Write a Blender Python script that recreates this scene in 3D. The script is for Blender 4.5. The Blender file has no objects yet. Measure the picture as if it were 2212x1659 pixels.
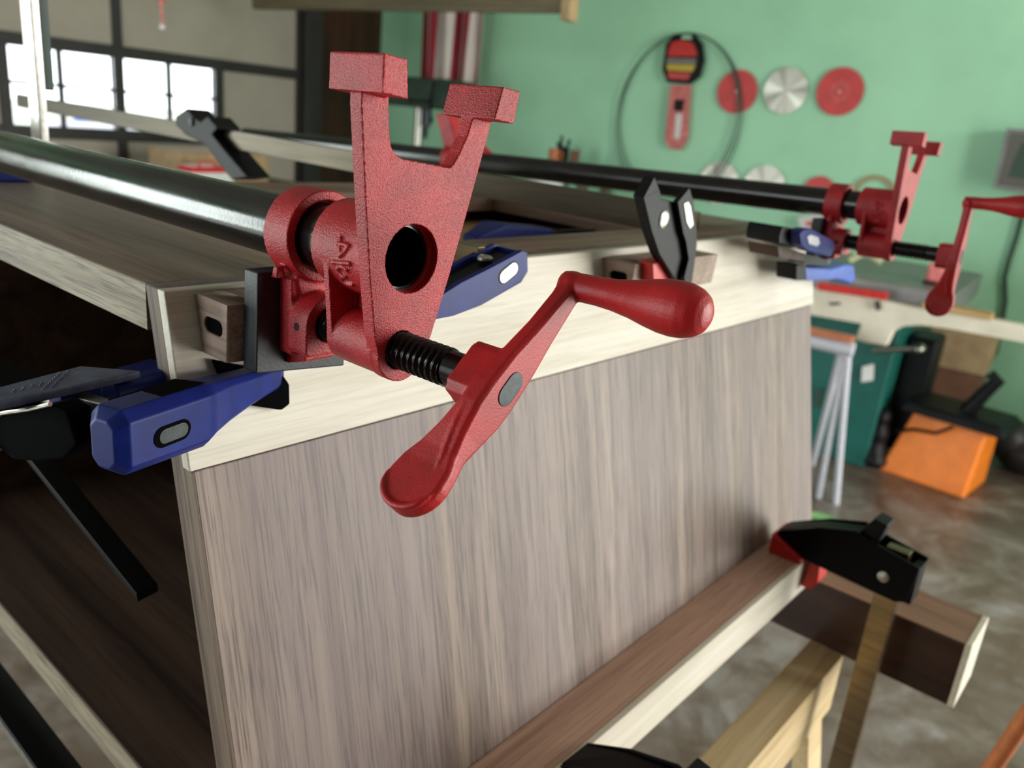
import bpy, bmesh, math, random
from mathutils import Vector, Matrix
from mathutils.geometry import tessellate_polygon
random.seed(7)
SC = bpy.context.scene
COL = SC.collection
PI = math.pi

# ------------------------------------------------------------------ camera
F, CX, CY, EYE = 1755.0, 1106.0, 829.5, Vector((0, 0, 1.40))
RX = Vector((.6539, -.1751, .7361)); RY = Vector((-.7508, -.2704, .6026)); RZ = Vector((.0935, -.9467, -.3083))
cam_d = bpy.data.cameras.new('camera'); cam = bpy.data.objects.new('camera', cam_d); COL.objects.link(cam)
cam_d.sensor_width = 36; cam_d.lens = F / 2212 * 36
cam_d.clip_start = .01; cam_d.clip_end = 300
cam_d.dof.use_dof = True; cam_d.dof.focus_distance = .305; cam_d.dof.aperture_fstop = 12
cam_m = Matrix(((RX.x, -RX.y, -RX.z, EYE.x), (RY.x, -RY.y, -RY.z, EYE.y), (RZ.x, -RZ.y, -RZ.z, EYE.z), (0, 0, 0, 1)))
q3 = cam_m.to_quaternion(); cam.location = EYE; cam.rotation_mode = 'QUATERNION'; cam.rotation_quaternion = q3
SC.camera = cam

VD = 5.05
# room axes: U runs along the garage door, V towards it
TH = math.radians(5.5)
U = Vector((math.cos(TH), math.sin(TH), 0)); V = Vector((-math.sin(TH), math.cos(TH), 0)); Z = Vector((0, 0, 1))
def R(u, v, z): return U * u + V * v + Z * z

# ------------------------------------------------------------------ sky, daylight through the openings, exposure
w = bpy.data.worlds.new('sky'); SC.world = w; w.use_nodes = True
bg = w.node_tree.nodes['Background']; bg.inputs[0].default_value = (.90, .96, 1, 1); bg.inputs[1].default_value = 3.8
def daylight(name, loc, direction, sx, sy, power, col):
    l = bpy.data.lights.new(name, 'AREA'); l.shape = 'RECTANGLE'; l.size = sx; l.size_y = sy; l.energy = power; l.color = col
    o = bpy.data.objects.new(name, l); COL.objects.link(o); o.location = loc
    o.rotation_mode = 'QUATERNION'; o.rotation_quaternion = direction.to_track_quat('-Z', 'Y')
    return o
daylight('daylight_doorway', R(2.9, -2.72, 1.25), V, 3.0, 2.3, 185, (1, .975, .93))
daylight('daylight_side_doorway', R(-2.52, 2.1, 1.25), U, 2.2, 2.1, 26, (.93, .98, 1))
daylight('daylight_back_doorway', R(-1.75, VD - .03, 1.15), -V, 1.2, 2.1, 88, (.9, 1, .96))
SC.view_settings.view_transform = 'Standard'; SC.view_settings.look = 'None'
SC.view_settings.gamma = 1; SC.view_settings.use_curve_mapping = False
SC.view_settings.exposure = 0.03
SC.cycles.use_denoising = True; SC.cycles.max_bounces = 8; SC.cycles.sample_clamp_indirect = 8

# ------------------------------------------------------------------ pixel helpers (rays of the calibrated camera, world metres)
A = Vector((.2024, .22, 1.3478))                 # front pipe axis at the face of its clamp head
def W(x, y, z): return A + Vector((x, y, z)) / 1000
def ray(px, py):
    c = Vector(((px - CX) / F, (py - CY) / F, 1)); return Vector((RX.dot(c), RY.dot(c), RZ.dot(c)))
def onplane(px, py, p0, n):
    r = ray(px, py); return EYE + r * ((p0 - EYE).dot(n) / r.dot(n))
def onU(px, py, u): return onplane(px, py, U * u, U)
def onV(px, py, v): return onplane(px, py, V * v, V)
def onZ(px, py, z): return onplane(px, py, Vector((0, 0, z)), Z)
def onY(px, py, ymm): return onplane(px, py, W(0, ymm, 0), Vector((0, 1, 0)))
def onX(px, py, xmm): return onplane(px, py, W(xmm, 0, 0), Vector((1, 0, 0)))
def dep(px, py, d): return EYE + ray(px, py) * d

# ------------------------------------------------------------------ materials
def lin(c):
    return tuple(((x / 255) / 12.92 if x / 255 <= .04045 else ((x / 255 + .055) / 1.055) ** 2.4) for x in c) + (1,)
def new_mat(name):
    m = bpy.data.materials.new(name); m.use_nodes = True; nt = m.node_tree
    return m, nt, nt.nodes['Principled BSDF']
def N(nt, t, **k):
    n = nt.nodes.new(t)
    for a_, b_ in k.items(): setattr(n, a_, b_)
    return n
def noise(nt, scale, detail=4, rough=.55, dist=0, vec=None):
    n = N(nt, 'ShaderNodeTexNoise'); n.inputs['Scale'].default_value = scale; n.inputs['Detail'].default_value = detail
    n.inputs['Roughness'].default_value = rough; n.inputs['Distortion'].default_value = dist
    if vec: nt.links.new(vec, n.inputs['Vector'])
    return n
def ramp(nt, fac, stops):
    r = N(nt, 'ShaderNodeValToRGB'); e = r.color_ramp.elements
    while len(e) < len(stops): e.new(.5)
    for i, (p, c) in enumerate(stops): e[i].position = p; e[i].color = lin(c) if len(c) == 3 else c
    nt.links.new(fac, r.inputs[0]); return r
def mix(nt, fac, a, b, mode='MIX'):
    m = N(nt, 'ShaderNodeMixRGB', blend_type=mode)
    for s, v in ((0, fac), (1, a), (2, b)):
        if hasattr(v, 'links') or hasattr(v, 'is_linked'): nt.links.new(v, m.inputs[s])
        else: m.inputs[s].default_value = v
    return m
def objvec(nt, scale=(1, 1, 1), rot=(0, 0, 0), lean=0):
    tc = N(nt, 'ShaderNodeTexCoord'); src = tc.outputs['Object']
    if lean:
        m0 = N(nt, 'ShaderNodeMapping'); m0.inputs['Rotation'].default_value = (lean, 0, 0); nt.links.new(src, m0.inputs[0]); src = m0.outputs[0]
    mp = N(nt, 'ShaderNodeMapping'); mp.inputs['Scale'].default_value = scale; mp.inputs['Rotation'].default_value = rot
    nt.links.new(src, mp.inputs[0]); return mp.outputs[0]
def bump(nt, b, h, strength, dist):
    n = N(nt, 'ShaderNodeBump'); n.inputs['Strength'].default_value = strength; n.inputs['Distance'].default_value = dist
    nt.links.new(h, n.inputs['Height']); nt.links.new(n.outputs[0], b.inputs['Normal'])

def plain(name, c, rough=.5, metal=0, var=.12, scale=60, bmp=0, bscale=400, spec=.5, coat=0):
    m, nt, b = new_mat(name); v = objvec(nt)
    n = noise(nt, scale, 5, .6, 0, v)
    c2 = tuple(max(0, x * (1 - var)) for x in c); c3 = tuple(min(255, x * (1 + var * .6)) for x in c)
    r = ramp(nt, n.outputs[0], [(.3, c2), (.7, c3)]); nt.links.new(r.outputs[0], b.inputs['Base Color'])
    b.inputs['Roughness'].default_value = rough; b.inputs['Metallic'].default_value = metal
    b.inputs['Specular IOR Level'].default_value = spec; b.inputs['Coat Weight'].default_value = coat
    if bmp: bump(nt, b, noise(nt, bscale, 3, .5, 0, v).outputs[0], bmp, .001)
    return m

def cast_paint(name, c, cdark, bs=.6):
    m, nt, b = new_mat(name); v = objvec(nt)
    big = noise(nt, 55, 4, .6, 0, v); fine = noise(nt, 1500, 2, .5, .1, v); mid = noise(nt, 260, 3, .5, 0, v)
    r = ramp(nt, big.outputs[0], [(.32, cdark), (.62, c)])
    dust = ramp(nt, mid.outputs[0], [(.42, (0, 0, 0)), (.8, (44, 44, 44))])
    col = mix(nt, dust.outputs[0], r.outputs[0], lin((176, 96, 92)))
    g = N(nt, 'ShaderNodeNewGeometry')
    edge = ramp(nt, g.outputs['Pointiness'], [(.555, (0, 0, 0)), (.60, (255, 255, 255))])
    ch = noise(nt, 170, 3, .6, 0, v); chr_ = ramp(nt, ch.outputs[0], [(.66, (0, 0, 0)), (.69, (255, 255, 255))])
    chip = mix(nt, 1.0, edge.outputs[0], chr_.outputs[0], 'MULTIPLY')
    col2 = mix(nt, chip.outputs[0], col.outputs[0], lin((52, 48, 46)))
    nt.links.new(col2.outputs[0], b.inputs['Base Color'])
    b.inputs['Roughness'].default_value = .43; b.inputs['Specular IOR Level'].default_value = .5
    add = N(nt, 'ShaderNodeMath', operation='MULTIPLY_ADD'); nt.links.new(mid.outputs[0], add.inputs[0]); add.inputs[1].default_value = .35; nt.links.new(fine.outputs[0], add.inputs[2])
    bump(nt, b, add.outputs[0], bs, .0006)
    return m

def wood(name, dark, mid_, light, axis=2, k=1.0, rough=.5, pores=.5, tint=None, stretch=.055, lean=0):
    m, nt, b = new_mat(name)
    s = [1.0, 1.0, 1.0]; s[axis] = stretch
    v = objvec(nt, tuple(s), lean=lean); s2 = [1.0, 1.0, 1.0]; s2[axis] = .03; v2 = objvec(nt, tuple(s2), lean=lean)
    n1 = noise(nt, 46 * k, 7, .62, .5, v); n2 = noise(nt, 420 * k, 4, .6, .2, v2); n3 = noise(nt, 11, 3, .5, .5, v)
    r1 = ramp(nt, n1.outputs[0], [(.30, dark), (.52, mid_), (.74, light)])
    rp = ramp(nt, n2.outputs[0], [(.36, (70, 62, 62)), (.52, (255, 255, 255))])
    c = mix(nt, pores, r1.outputs[0], rp.outputs[0], 'MULTIPLY')
    if tint:
        rt = ramp(nt, n3.outputs[0], [(.45, (0, 0, 0)), (.66, (190, 190, 190))]); c = mix(nt, rt.outputs[0], c.outputs[0], lin(tint))
    nt.links.new(c.outputs[0], b.inputs['Base Color'])
    b.inputs['Roughness'].default_value = rough; b.inputs['Specular IOR Level'].default_value = .35
    bump(nt, b, n2.outputs[0], .12, .0004)
    return m

def metal(name, c, rough=.3, streak=None, var=.25):
    m, nt, b = new_mat(name); s = [1, 1, 1]
    if streak is not None: s[streak] = .05
    v = objvec(nt, tuple(s)); n = noise(nt, 160, 5, .65, .2, v)
    c2 = tuple(x * (1 - var) for x in c)
    nt.links.new(ramp(nt, n.outputs[0], [(.3, c2), (.7, c)]).outputs[0], b.inputs['Base Color'])
    b.inputs['Metallic'].default_value = 1
    rr = ramp(nt, n.outputs[0], [(.3, (rough * 200, ) * 3), (.75, (min(255, rough * 330), ) * 3)])
    b.inputs['Roughness'].default_value = rough
    bump(nt, b, n.outputs[0], .06, .0006)
    return m

M = {}
M['red'] = cast_paint('red_cast_paint', (186, 29, 37), (154, 19, 25))
M['red_smooth'] = cast_paint('red_handle_paint', (188, 24, 27), (160, 17, 20), .22)
M['bright_red'] = plain('bright_red_plastic', (214, 40, 34), .4)
M['pipe'] = None
def pipe_mat():
    m, nt, b = new_mat('black_iron_pipe'); v = objvec(nt, (1, .25, 1)); v0 = objvec(nt)
    n = noise(nt, 70, 6, .65, .4, v); n2 = noise(nt, 420, 4, .6, .5, v0); n3 = noise(nt, 160, 3, .6, 1.2, v)
    c = ramp(nt, n.outputs[0], [(.3, (17, 15, 14)), (.6, (34, 31, 29)), (.8, (52, 42, 36))])
    sc = ramp(nt, n3.outputs[0], [(.66, (0, 0, 0)), (.72, (120, 120, 120))])
    nt.links.new(mix(nt, sc.outputs[0], c.outputs[0], lin((86, 82, 78))).outputs[0], b.inputs['Base Color'])
    rr = ramp(nt, n.outputs[0], [(.25, (92, 92, 92)), (.75, (140, 140, 140))]); nt.links.new(rr.outputs[0], b.inputs['Roughness'])
    b.inputs['Metallic'].default_value = .3; b.inputs['Specular IOR Level'].default_value = .6
    bump(nt, b, n2.outputs[0], .10, .0005)
    return m
M['pipe'] = pipe_mat()
M['screw'] = metal('blackened_steel', (44, 42, 42), .2)
M['screw'].node_tree.nodes['Principled BSDF'].inputs['Metallic'].default_value = .75
M['dull_steel'] = metal('dull_dark_steel', (72, 76, 76), .42)
M['steel'] = metal('bright_steel', (205, 202, 192), .3)
M['bar_steel'] = metal('bar_steel', (150, 130, 100), .26, 1)
M['brown_bar'] = metal('brown_bar_steel', (70, 63, 52), .34, 1)
M['dark_bar'] = metal('dark_bar_steel', (58, 62, 66), .3, 1)
def blue_mat():
    m, nt, b = new_mat('blue_enamel'); v = objvec(nt)
    n = noise(nt, 90, 5, .6, 0, v); r = ramp(nt, n.outputs[0], [(.3, (15, 29, 96)), (.7, (21, 40, 122))])
    k = noise(nt, 46, 6, .75, .8, v); kr = ramp(nt, k.outputs[0], [(.62, (0, 0, 0)), (.68, (110, 110, 110))])
    nt.links.new(mix(nt, kr.outputs[0], r.outputs[0], lin((112, 116, 150))).outputs[0], b.inputs['Base Color'])
    b.inputs['Roughness'].default_value = .42; b.inputs['Specular IOR Level'].default_value = .25
    bump(nt, b, n.outputs[0], .05, .0006); return m
M['blue'] = blue_mat()
M['blue_grip'] = plain('grey_blue_grip', (84, 92, 116), .5, 0, .25, 120, .15, 600)
M['void'] = plain('black_and_recess_shade', (6, 6, 7), .9, 0, .1, 60, 0, 400, .05)  # near-black paint for the shade in hollows, also for black parts
M['blue_light'] = plain('light_blue_plastic', (62, 92, 190), .4)
M['black'] = plain('black_plastic', (10, 10, 12), .5, 0, .3, 120, .1, 700, .25)
M['pad'] = plain('black_rubbery_pad', (27, 31, 33), .5, 0, .35, 110, .12, 600)
M['black_gloss'] = plain('black_enamel', (9, 9, 11), .42, 0, .2, 80, 0, 400, .1)
M['walnut_face'] = wood('walnut_veneer', (100, 82, 72), (142, 123, 110), (172, 153, 138), 2, 1.9, .45, .62, (124, 110, 112), .022, math.atan(.2195))
M['walnut_x'] = wood('walnut_long_grain', (118, 96, 82), (156, 130, 114), (182, 156, 138), 0, 1.0, .5, .4)
M['walnut_y'] = wood('walnut_side_board', (120, 101, 86), (158, 136, 118), (182, 160, 142), 1, .8, .5, .35, (154, 147, 142))
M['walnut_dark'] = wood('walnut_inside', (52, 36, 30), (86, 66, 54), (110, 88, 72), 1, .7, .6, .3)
M['block_wood'] = wood('block_wood', (138, 116, 100), (168, 146, 130), (186, 164, 148), 1, 1.4, .55, .35)
M['walnut_edge'] = wood('walnut_edge', (84, 68, 56), (116, 96, 82), (140, 120, 104), 2, 1.6, .6, .6, None, .04, math.atan(.2195))
M['ply_edge'] = wood('ply_edge', (124, 110, 90), (160, 147, 124), (182, 170, 148), 1, 2.4, .6, .65)
M['maple'] = wood('pale_maple', (208, 198, 176), (228, 220, 202), (238, 232, 216), 0, 1.6, .5, .12)
M['maple_end'] = plain('pale_maple_end', (238, 230, 206), .6, 0, .08)
M['tan_ply'] = wood('tan_plywood', (166, 132, 88), (196, 162, 112), (214, 182, 134), 1, .7, .6, .2)
M['pine'] = wood('pine', (194, 164, 114), (220, 194, 146), (234, 212, 168), 0, .7, .6, .2)
M['brown_board'] = wood('brown_board', (36, 20, 12), (64, 36, 20), (92, 52, 28), 2, .3, .5, .3)
M['rustic'] = wood('beam_wood', (84, 74, 56), (118, 106, 82), (140, 126, 98), 1, .3, .6, .3)
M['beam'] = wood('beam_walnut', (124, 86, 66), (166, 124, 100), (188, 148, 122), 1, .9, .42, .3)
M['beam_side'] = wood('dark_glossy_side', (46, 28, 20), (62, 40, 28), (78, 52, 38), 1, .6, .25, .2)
M['rail_wood'] = wood('rail_wood', (166, 126, 106), (198, 158, 136), (214, 178, 156), 0, 1.2, .5, .25, None, .03)
M['green_wall'] = plain('green_wall_paint', (180, 238, 198), .55, 0, .05, 1.4, .05, 60)
M['grey_wall'] = plain('grey_wall_paint', (104, 102, 96), .7, 0, .06, 2)
M['ceiling'] = plain('ceiling_board', (148, 144, 138), .8, 0, .1, 2)
M['door_panel'] = plain('beige_door_panel', (176, 168, 152), .6, 0, .05, 3)
M['door_frame'] = plain('dark_door_frame', (46, 42, 40), .5, 0, .2, 6)
M['grass'] = plain('outside_ground', (196, 200, 184), .9, 0, .15, .5)
M['machine_green'] = plain('machine_green', (22, 96, 86), .4, 0, .1, 12)
M['dark_green'] = plain('dark_green_paint', (36, 62, 50), .45, 0, .2, 12)
M['cream'] = plain('cream_paint', (226, 219, 198), .45, 0, .06, 8)
M['iron'] = plain('grey_iron', (128, 126, 124), .4, .3, .12, 14)
M['orange'] = plain('orange_plastic', (244, 130, 34), .45, 0, .08, 10)
M['card'] = plain('brown_cardboard', (122, 86, 64), .8, 0, .12, 14)
M['card_light'] = plain('tan_cardboard', (186, 158, 118), .8, 0, .1, 14)
M['white'] = plain('white_plastic', (232, 230, 226), .5, 0, .05)
M['white_metal'] = plain('white_metal', (196, 196, 204), .45, 0, .06)
M['yellow'] = plain('yellow_print', (206, 176, 60), .5)
M['pale_yellow'] = plain('pale_yellow_hose', (206, 206, 160), .5)
M['pink_red'] = plain('faded_red_card', (224, 122, 116), .5, 0, .25, 40)
M['disc_red'] = plain('red_blade_disc', (216, 66, 66), .45, 0, .08, 16)
M['cord'] = plain('dark_green_cord', (62, 84, 72), .6)
M['coil'] = plain('blade_coil_steel', (74, 92, 80), .45, .4)
M['copper'] = plain('orange_pole', (196, 112, 62), .4, 0, .15, 30)
M['tan_ring'] = plain('tan_ring', (176, 160, 120), .6)
M['green_strap'] = plain('green_strap', (116, 168, 104), .7)
def blade_mat():
    m, nt, b = new_mat('blade_with_painted_sheen'); tc = N(nt, 'ShaderNodeTexCoord'); sep = N(nt, 'ShaderNodeSeparateXYZ'); nt.links.new(tc.outputs['Object'], sep.inputs[0])
    at = N(nt, 'ShaderNodeMath', operation='ARCTAN2'); nt.links.new(sep.outputs['Y'], at.inputs[0]); nt.links.new(sep.outputs['Z'], at.inputs[1])
    cb = N(nt, 'ShaderNodeCombineXYZ'); nt.links.new(at.outputs[0], cb.inputs[0])
    n = noise(nt, 1.1, 1, .5, 0, cb.outputs[0]); nt.links.new(ramp(nt, n.outputs[0], [(.3, (104, 98, 84)), (.68, (240, 238, 226))]).outputs[0], b.inputs['Base Color'])  # light and dark sectors put the metal's sheen into the base colour
    b.inputs['Metallic'].default_value = .55; b.inputs['Roughness'].default_value = .4
    b.inputs['Anisotropic'].default_value = .7
    return m
M['blade'] = blade_mat()
def floor_mat():
    m, nt, b = new_mat('stained_concrete'); v = objvec(nt)
    n = noise(nt, 5, 8, .65, .6, v); n2 = noise(nt, 16, 6, .7, .4, v); n3 = noise(nt, 2.2, 6, .65, .8, v)
    c = ramp(nt, n.outputs[0], [(.3, (84, 70, 58)), (.5, (122, 110, 99)), (.7, (154, 149, 144))])
    st = ramp(nt, n3.outputs[0], [(.48, (0, 0, 0)), (.58, (205, 205, 205))])
    c2 = mix(nt, st.outputs[0], c.outputs[0], lin((84, 62, 45)))
    sp = ramp(nt, n2.outputs[0], [(.58, (0, 0, 0)), (.7, (150, 150, 150))])
    nt.links.new(mix(nt, sp.outputs[0], c2.outputs[0], lin((160, 156, 150))).outputs[0], b.inputs['Base Color'])
    b.inputs['Roughness'].default_value = .38; bump(nt, b, n2.outputs[0], .1, .01)
    return m
M['floor'] = floor_mat()
def glass_mat():
    m = bpy.data.materials.new('window_glass'); m.use_nodes = True; nt = m.node_tree; nt.nodes.clear()
    out = N(nt, 'ShaderNodeOutputMaterial'); t = N(nt, 'ShaderNodeBsdfTransparent'); g = N(nt, 'ShaderNodeBsdfGlossy'); g.inputs['Roughness'].default_value = .03
    fr = N(nt, 'ShaderNodeFresnel'); fr.inputs[0].default_value = 1.45; mx = N(nt, 'ShaderNodeMixShader')
    nt.links.new(fr.outputs[0], mx.inputs[0]); nt.links.new(t.outputs[0], mx.inputs[1]); nt.links.new(g.outputs[0], mx.inputs[2]); nt.links.new(mx.outputs[0], out.inputs[0])
    return m
M['glass'] = glass_mat()
def flag_mat():
    m, nt, b = new_mat('striped_cloth'); tc = N(nt, 'ShaderNodeTexCoord'); sep = N(nt, 'ShaderNodeSeparateXYZ'); nt.links.new(tc.outputs['UV'], sep.inputs[0])
    mu = N(nt, 'ShaderNodeMath', operation='MULTIPLY'); mu.inputs[1].default_value = 5.5; nt.links.new(sep.outputs[0], mu.inputs[0])
    fr = N(nt, 'ShaderNodeMath', operation='FRACT'); nt.links.new(mu.outputs[0], fr.inputs[0])
    r = ramp(nt, fr.outputs[0], [(.0, (150, 32, 48)), (.42, (150, 32, 48)), (.45, (226, 214, 206)), (.97, (226, 214, 206))]); nt.links.new(r.outputs[0], b.inputs['Base Color'])
    b.inputs['Roughness'].default_value = .8
    return m
M['flag'] = flag_mat()
def mesh_mat():
    m, nt, b = new_mat('grey_wire_mesh'); v = objvec(nt, (1, 1, 1), (PI / 4, 0, 0))
    ch = N(nt, 'ShaderNodeTexChecker'); ch.inputs['Scale'].default_value = 110; nt.links.new(v, ch.inputs[0])
    ch.inputs[1].default_value = lin((120, 116, 106)); ch.inputs[2].default_value = lin((70, 72, 66)); nt.links.new(ch.outputs[0], b.inputs['Base Color'])
    b.inputs['Roughness'].default_value = .5
    return m
M['wire_mesh'] = mesh_mat()

# ------------------------------------------------------------------ mesh helpers
class MB:
    def __init__(s): s.v = []; s.f = []
    def add(s, vs, fs):
        o = len(s.v); s.v += [Vector(x) for x in vs]; s.f += [tuple(i + o for i in f) for f in fs]; return s
    def box(s, x0, x1, y0, y1, z0, z1, fn=None):
        vs = [Vector((x, y, z)) for z in (z0, z1) for y in (y0, y1) for x in (x0, x1)]
        if fn: vs = [fn(p) for p in vs]
        return s.add(vs, [(0, 1, 3, 2), (4, 6, 7, 5), (0, 4, 5, 1), (2, 3, 7, 6), (0, 2, 6, 4), (1, 5, 7, 3)])
    def hexa(s, p): return s.add(p, [(0, 1, 2, 3), (7, 6, 5, 4), (0, 4, 5, 1), (1, 5, 6, 2), (2, 6, 7, 3), (3, 7, 4, 0)])   # p: 4 bottom then 4 top
    def prism(s, loops, f, lo, hi):
        """loops: outer polygon then holes, 2-D; f(u, v, w) -> point"""
        if not isinstance(loops[0][0], (tuple, list)): loops = [loops]
        flat = [p for l in loops for p in l]; n = len(flat)
        tris = tessellate_polygon([[Vector((p[0], p[1], 0)) for p in l] for l in loops])
        vs = [f(p[0], p[1], lo) for p in flat] + [f(p[0], p[1], hi) for p in flat]
        fs = [tuple(t) for t in tris] + [tuple(i + n for i in reversed(t)) for t in tris]
        b = 0
        for l in loops:
            k = len(l)
            for i in range(k): j = (i + 1) % k; fs.append((b + i, b + j, b + j + n, b + i + n))
            b += k
        return s.add(vs, fs)
    def loft(s, secs, caps=True, closed=False):
        k = len(secs[0]); vs = [p for q in secs for p in q]; fs = []
        m = len(secs)
        for a in range(m if closed else m - 1):
            b = (a + 1) % m
            for i in range(k): j = (i + 1) % k; fs.append((a * k + i, a * k + j, b * k + j, b * k + i))
        if caps and not closed: fs += [tuple(range(k)), tuple(range((m - 1) * k, m * k))]
        return s.add(vs, fs)
    def lathe(s, prof, o, ax, seg=40, closed=False):
        o = Vector(o); ax = Vector(ax).normalized(); t = Vector((0, 0, 1)) if abs(ax.z) < .9 else Vector((1, 0, 0)); a = ax.cross(t).normalized(); b = ax.cross(a)
        return s.loft([[o + ax * h + (a * math.cos(2 * PI * i / seg) + b * math.sin(2 * PI * i / seg)) * r for i in range(seg)] for r, h in prof], True, closed)
    def cyl(s, p, q, r, r2=None, seg=24):
        p = Vector(p); q = Vector(q); return s.lathe([(r, 0), (r if r2 is None else r2, (q - p).length)], p, q - p, seg)
    def tube(s, o, ax, ri, ro, l, seg=48): return s.lathe([(ri, 0), (ro, 0), (ro, l), (ri, l)], o, ax, seg, True)
    def sweep(s, pts, r, seg=10, closed=False):
        pts = [Vector(p) for p in pts]; n = len(pts); secs = []; up = None
        for i, p in enumerate(pts):
            a = pts[(i - 1) % n] if (closed or i) else p; b = pts[(i + 1) % n] if (closed or i < n - 1) else p
            d = (b - a).normalized()
            if up is None: up = d.cross(Vector((.3, .2, 1))).normalized()
            up = (up - d * up.dot(d)).normalized(); c = d.cross(up); rr = r[i] if isinstance(r, (list, tuple)) else r
            secs.append([p + (up * math.cos(2 * PI * k / seg) + c * math.sin(2 * PI * k / seg)) * rr for k in range(seg)])
        return s.loft(secs, not closed, closed)
    def ball(s, c, r, seg=20, sc=(1, 1, 1)):
        c = Vector(c); rings = []
        for i in range(1, seg // 2):
            t = PI * i / (seg // 2); rings.append([c + Vector((r * sc[0] * math.sin(t) * math.cos(2 * PI * k / seg), r * sc[1] * math.sin(t) * math.sin(2 * PI * k / seg), r * sc[2] * math.cos(t))) for k in range(seg)])
        return s.loft(rings)
    def slab(s, px, p0, n, th):
        """a plate whose seen face is this outline on the plane (p0, n), th metres thick, going away from the eye"""
        n = Vector(n).normalized()
        if (p0 - EYE).dot(n) < 0: n = -n
        pts = [onplane(x, y, p0, n) for x, y in px]
        t = n.orthogonal().normalized(); b = n.cross(t)
        loc = [((p - p0).dot(t), (p - p0).dot(b)) for p in pts]
        return s.prism(loc, lambda u, v, w_: p0 + t * u + b * v + n * w_, 0, th)

def build(name, mb, mat, parent=None, org=None, bevel=0, seg=2, angle=32, remesh=0, smooth=0, kind=None, rotz=0):
    """one mesh object; geometry is given in world coordinates and stored relative to its thing (parent chain) or to org"""
    if org is None:
        if parent is not None: org = parent['_org'][:] if '_org' in parent else (0, 0, 0)
        else:
            c = sum(mb.v, Vector()) / len(mb.v); org = (c.x, c.y, min(p.z for p in mb.v))
    o_ = Vector(org); rz = parent['_rz'] if parent is not None and '_rz' in parent else rotz
    inv = Matrix.Rotation(-rz, 3, 'Z')
    me = bpy.data.meshes.new(name); me.from_pydata([inv @ (p - o_) for p in mb.v], [], mb.f)
    bm = bmesh.new(); bm.from_mesh(me); bmesh.ops.remove_doubles(bm, verts=bm.verts, dist=1e-7)
    bmesh.ops.recalc_face_normals(bm, faces=bm.faces); bm.to_mesh(me); bm.free()
    ob = bpy.data.objects.new(name, me); COL.objects.link(ob)
    if parent is not None:
        ob.parent = parent
    else:
        ob.location = o_; ob.rotation_euler = (0, 0, rz)
    me.polygons.foreach_set('use_smooth', [True] * len(me.polygons))
    if bevel and not remesh: me.set_sharp_from_angle(angle=math.radians(angle))
    if remesh or bevel:
        if remesh:
            md = ob.modifiers.new('r', 'REMESH'); md.mode = 'VOXEL'; md.voxel_size = remesh
            if smooth: ms = ob.modifiers.new('s', 'SMOOTH'); ms.factor = .5; ms.iterations = smooth
        else:
            md = ob.modifiers.new('b', 'BEVEL'); md.width = bevel; md.segments = seg; md.limit_method = 'ANGLE'; md.angle_limit = math.radians(28)
            wn = ob.modifiers.new('w', 'WEIGHTED_NORMAL'); wn.keep_sharp = False; wn.weight = 90
        dg = bpy.context.evaluated_depsgraph_get(); nm = bpy.data.meshes.new_from_object(ob.evaluated_get(dg)); ob.modifiers.clear(); ob.data = nm; me = nm
    if remesh: me.polygons.foreach_set('use_smooth', [True] * len(me.polygons))
    if not remesh and not bevel: me.set_sharp_from_angle(angle=math.radians(angle))
    me.materials.clear(); me.materials.append(mat); me.name = name
    ob['_org'] = tuple(o_); ob['_rz'] = rz
    if kind: ob['kind'] = kind
    return ob
def tag(o, label, cat, group=None):
    o['label'] = label; o['category'] = cat
    if group: o['group'] = group
    return o
def thing(name, loc, label, cat, group=None, rz=0):
    o = bpy.data.objects.new(name, None); COL.objects.link(o); o.location = loc; o.rotation_euler = (0, 0, rz); o.empty_display_size = .02
    o['_org'] = tuple(loc); o['_rz'] = rz
    return tag(o, label, cat, group)
def copy_tree(o, delta=None, parent=None):
    c = o.copy(); COL.objects.link(c); c.parent = parent
    if delta is not None: c.location = o.location + delta; c['_org'] = tuple(Vector(o['_org'][:]) + delta)
    for ch in list(o.children): copy_tree(ch, None, c)
    return c
def circle(r, n=40, cx=0, cy=0, a0=0): return [(cx + r * math.cos(a0 + 2 * PI * i / n), cy + r * math.sin(a0 + 2 * PI * i / n)) for i in range(n)]
def hull2(c1, r1, c2, r2, n=24):
    pts = circle(r1, n, *c1) + circle(r2, n, *c2); pts = sorted(set(pts))
    def half(ps):
        h = []
        for p in ps:
            while len(h) > 1 and (h[-1][0] - h[-2][0]) * (p[1] - h[-2][1]) - (h[-1][1] - h[-2][1]) * (p[0] - h[-2][0]) <= 0: h.pop()
            h.append(p)
        return h
    return half(pts)[:-1] + half(pts[::-1])[:-1]
def stadium(L, r, n=10):
    return [(L / 2 + r * math.cos(t), r * math.sin(t)) for t in [(-PI / 2 + PI * i / n) for i in range(n + 1)]] + [(-L / 2 + r * math.cos(t), r * math.sin(t)) for t in [(PI / 2 + PI * i / n) for i in range(n + 1)]]

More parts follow.
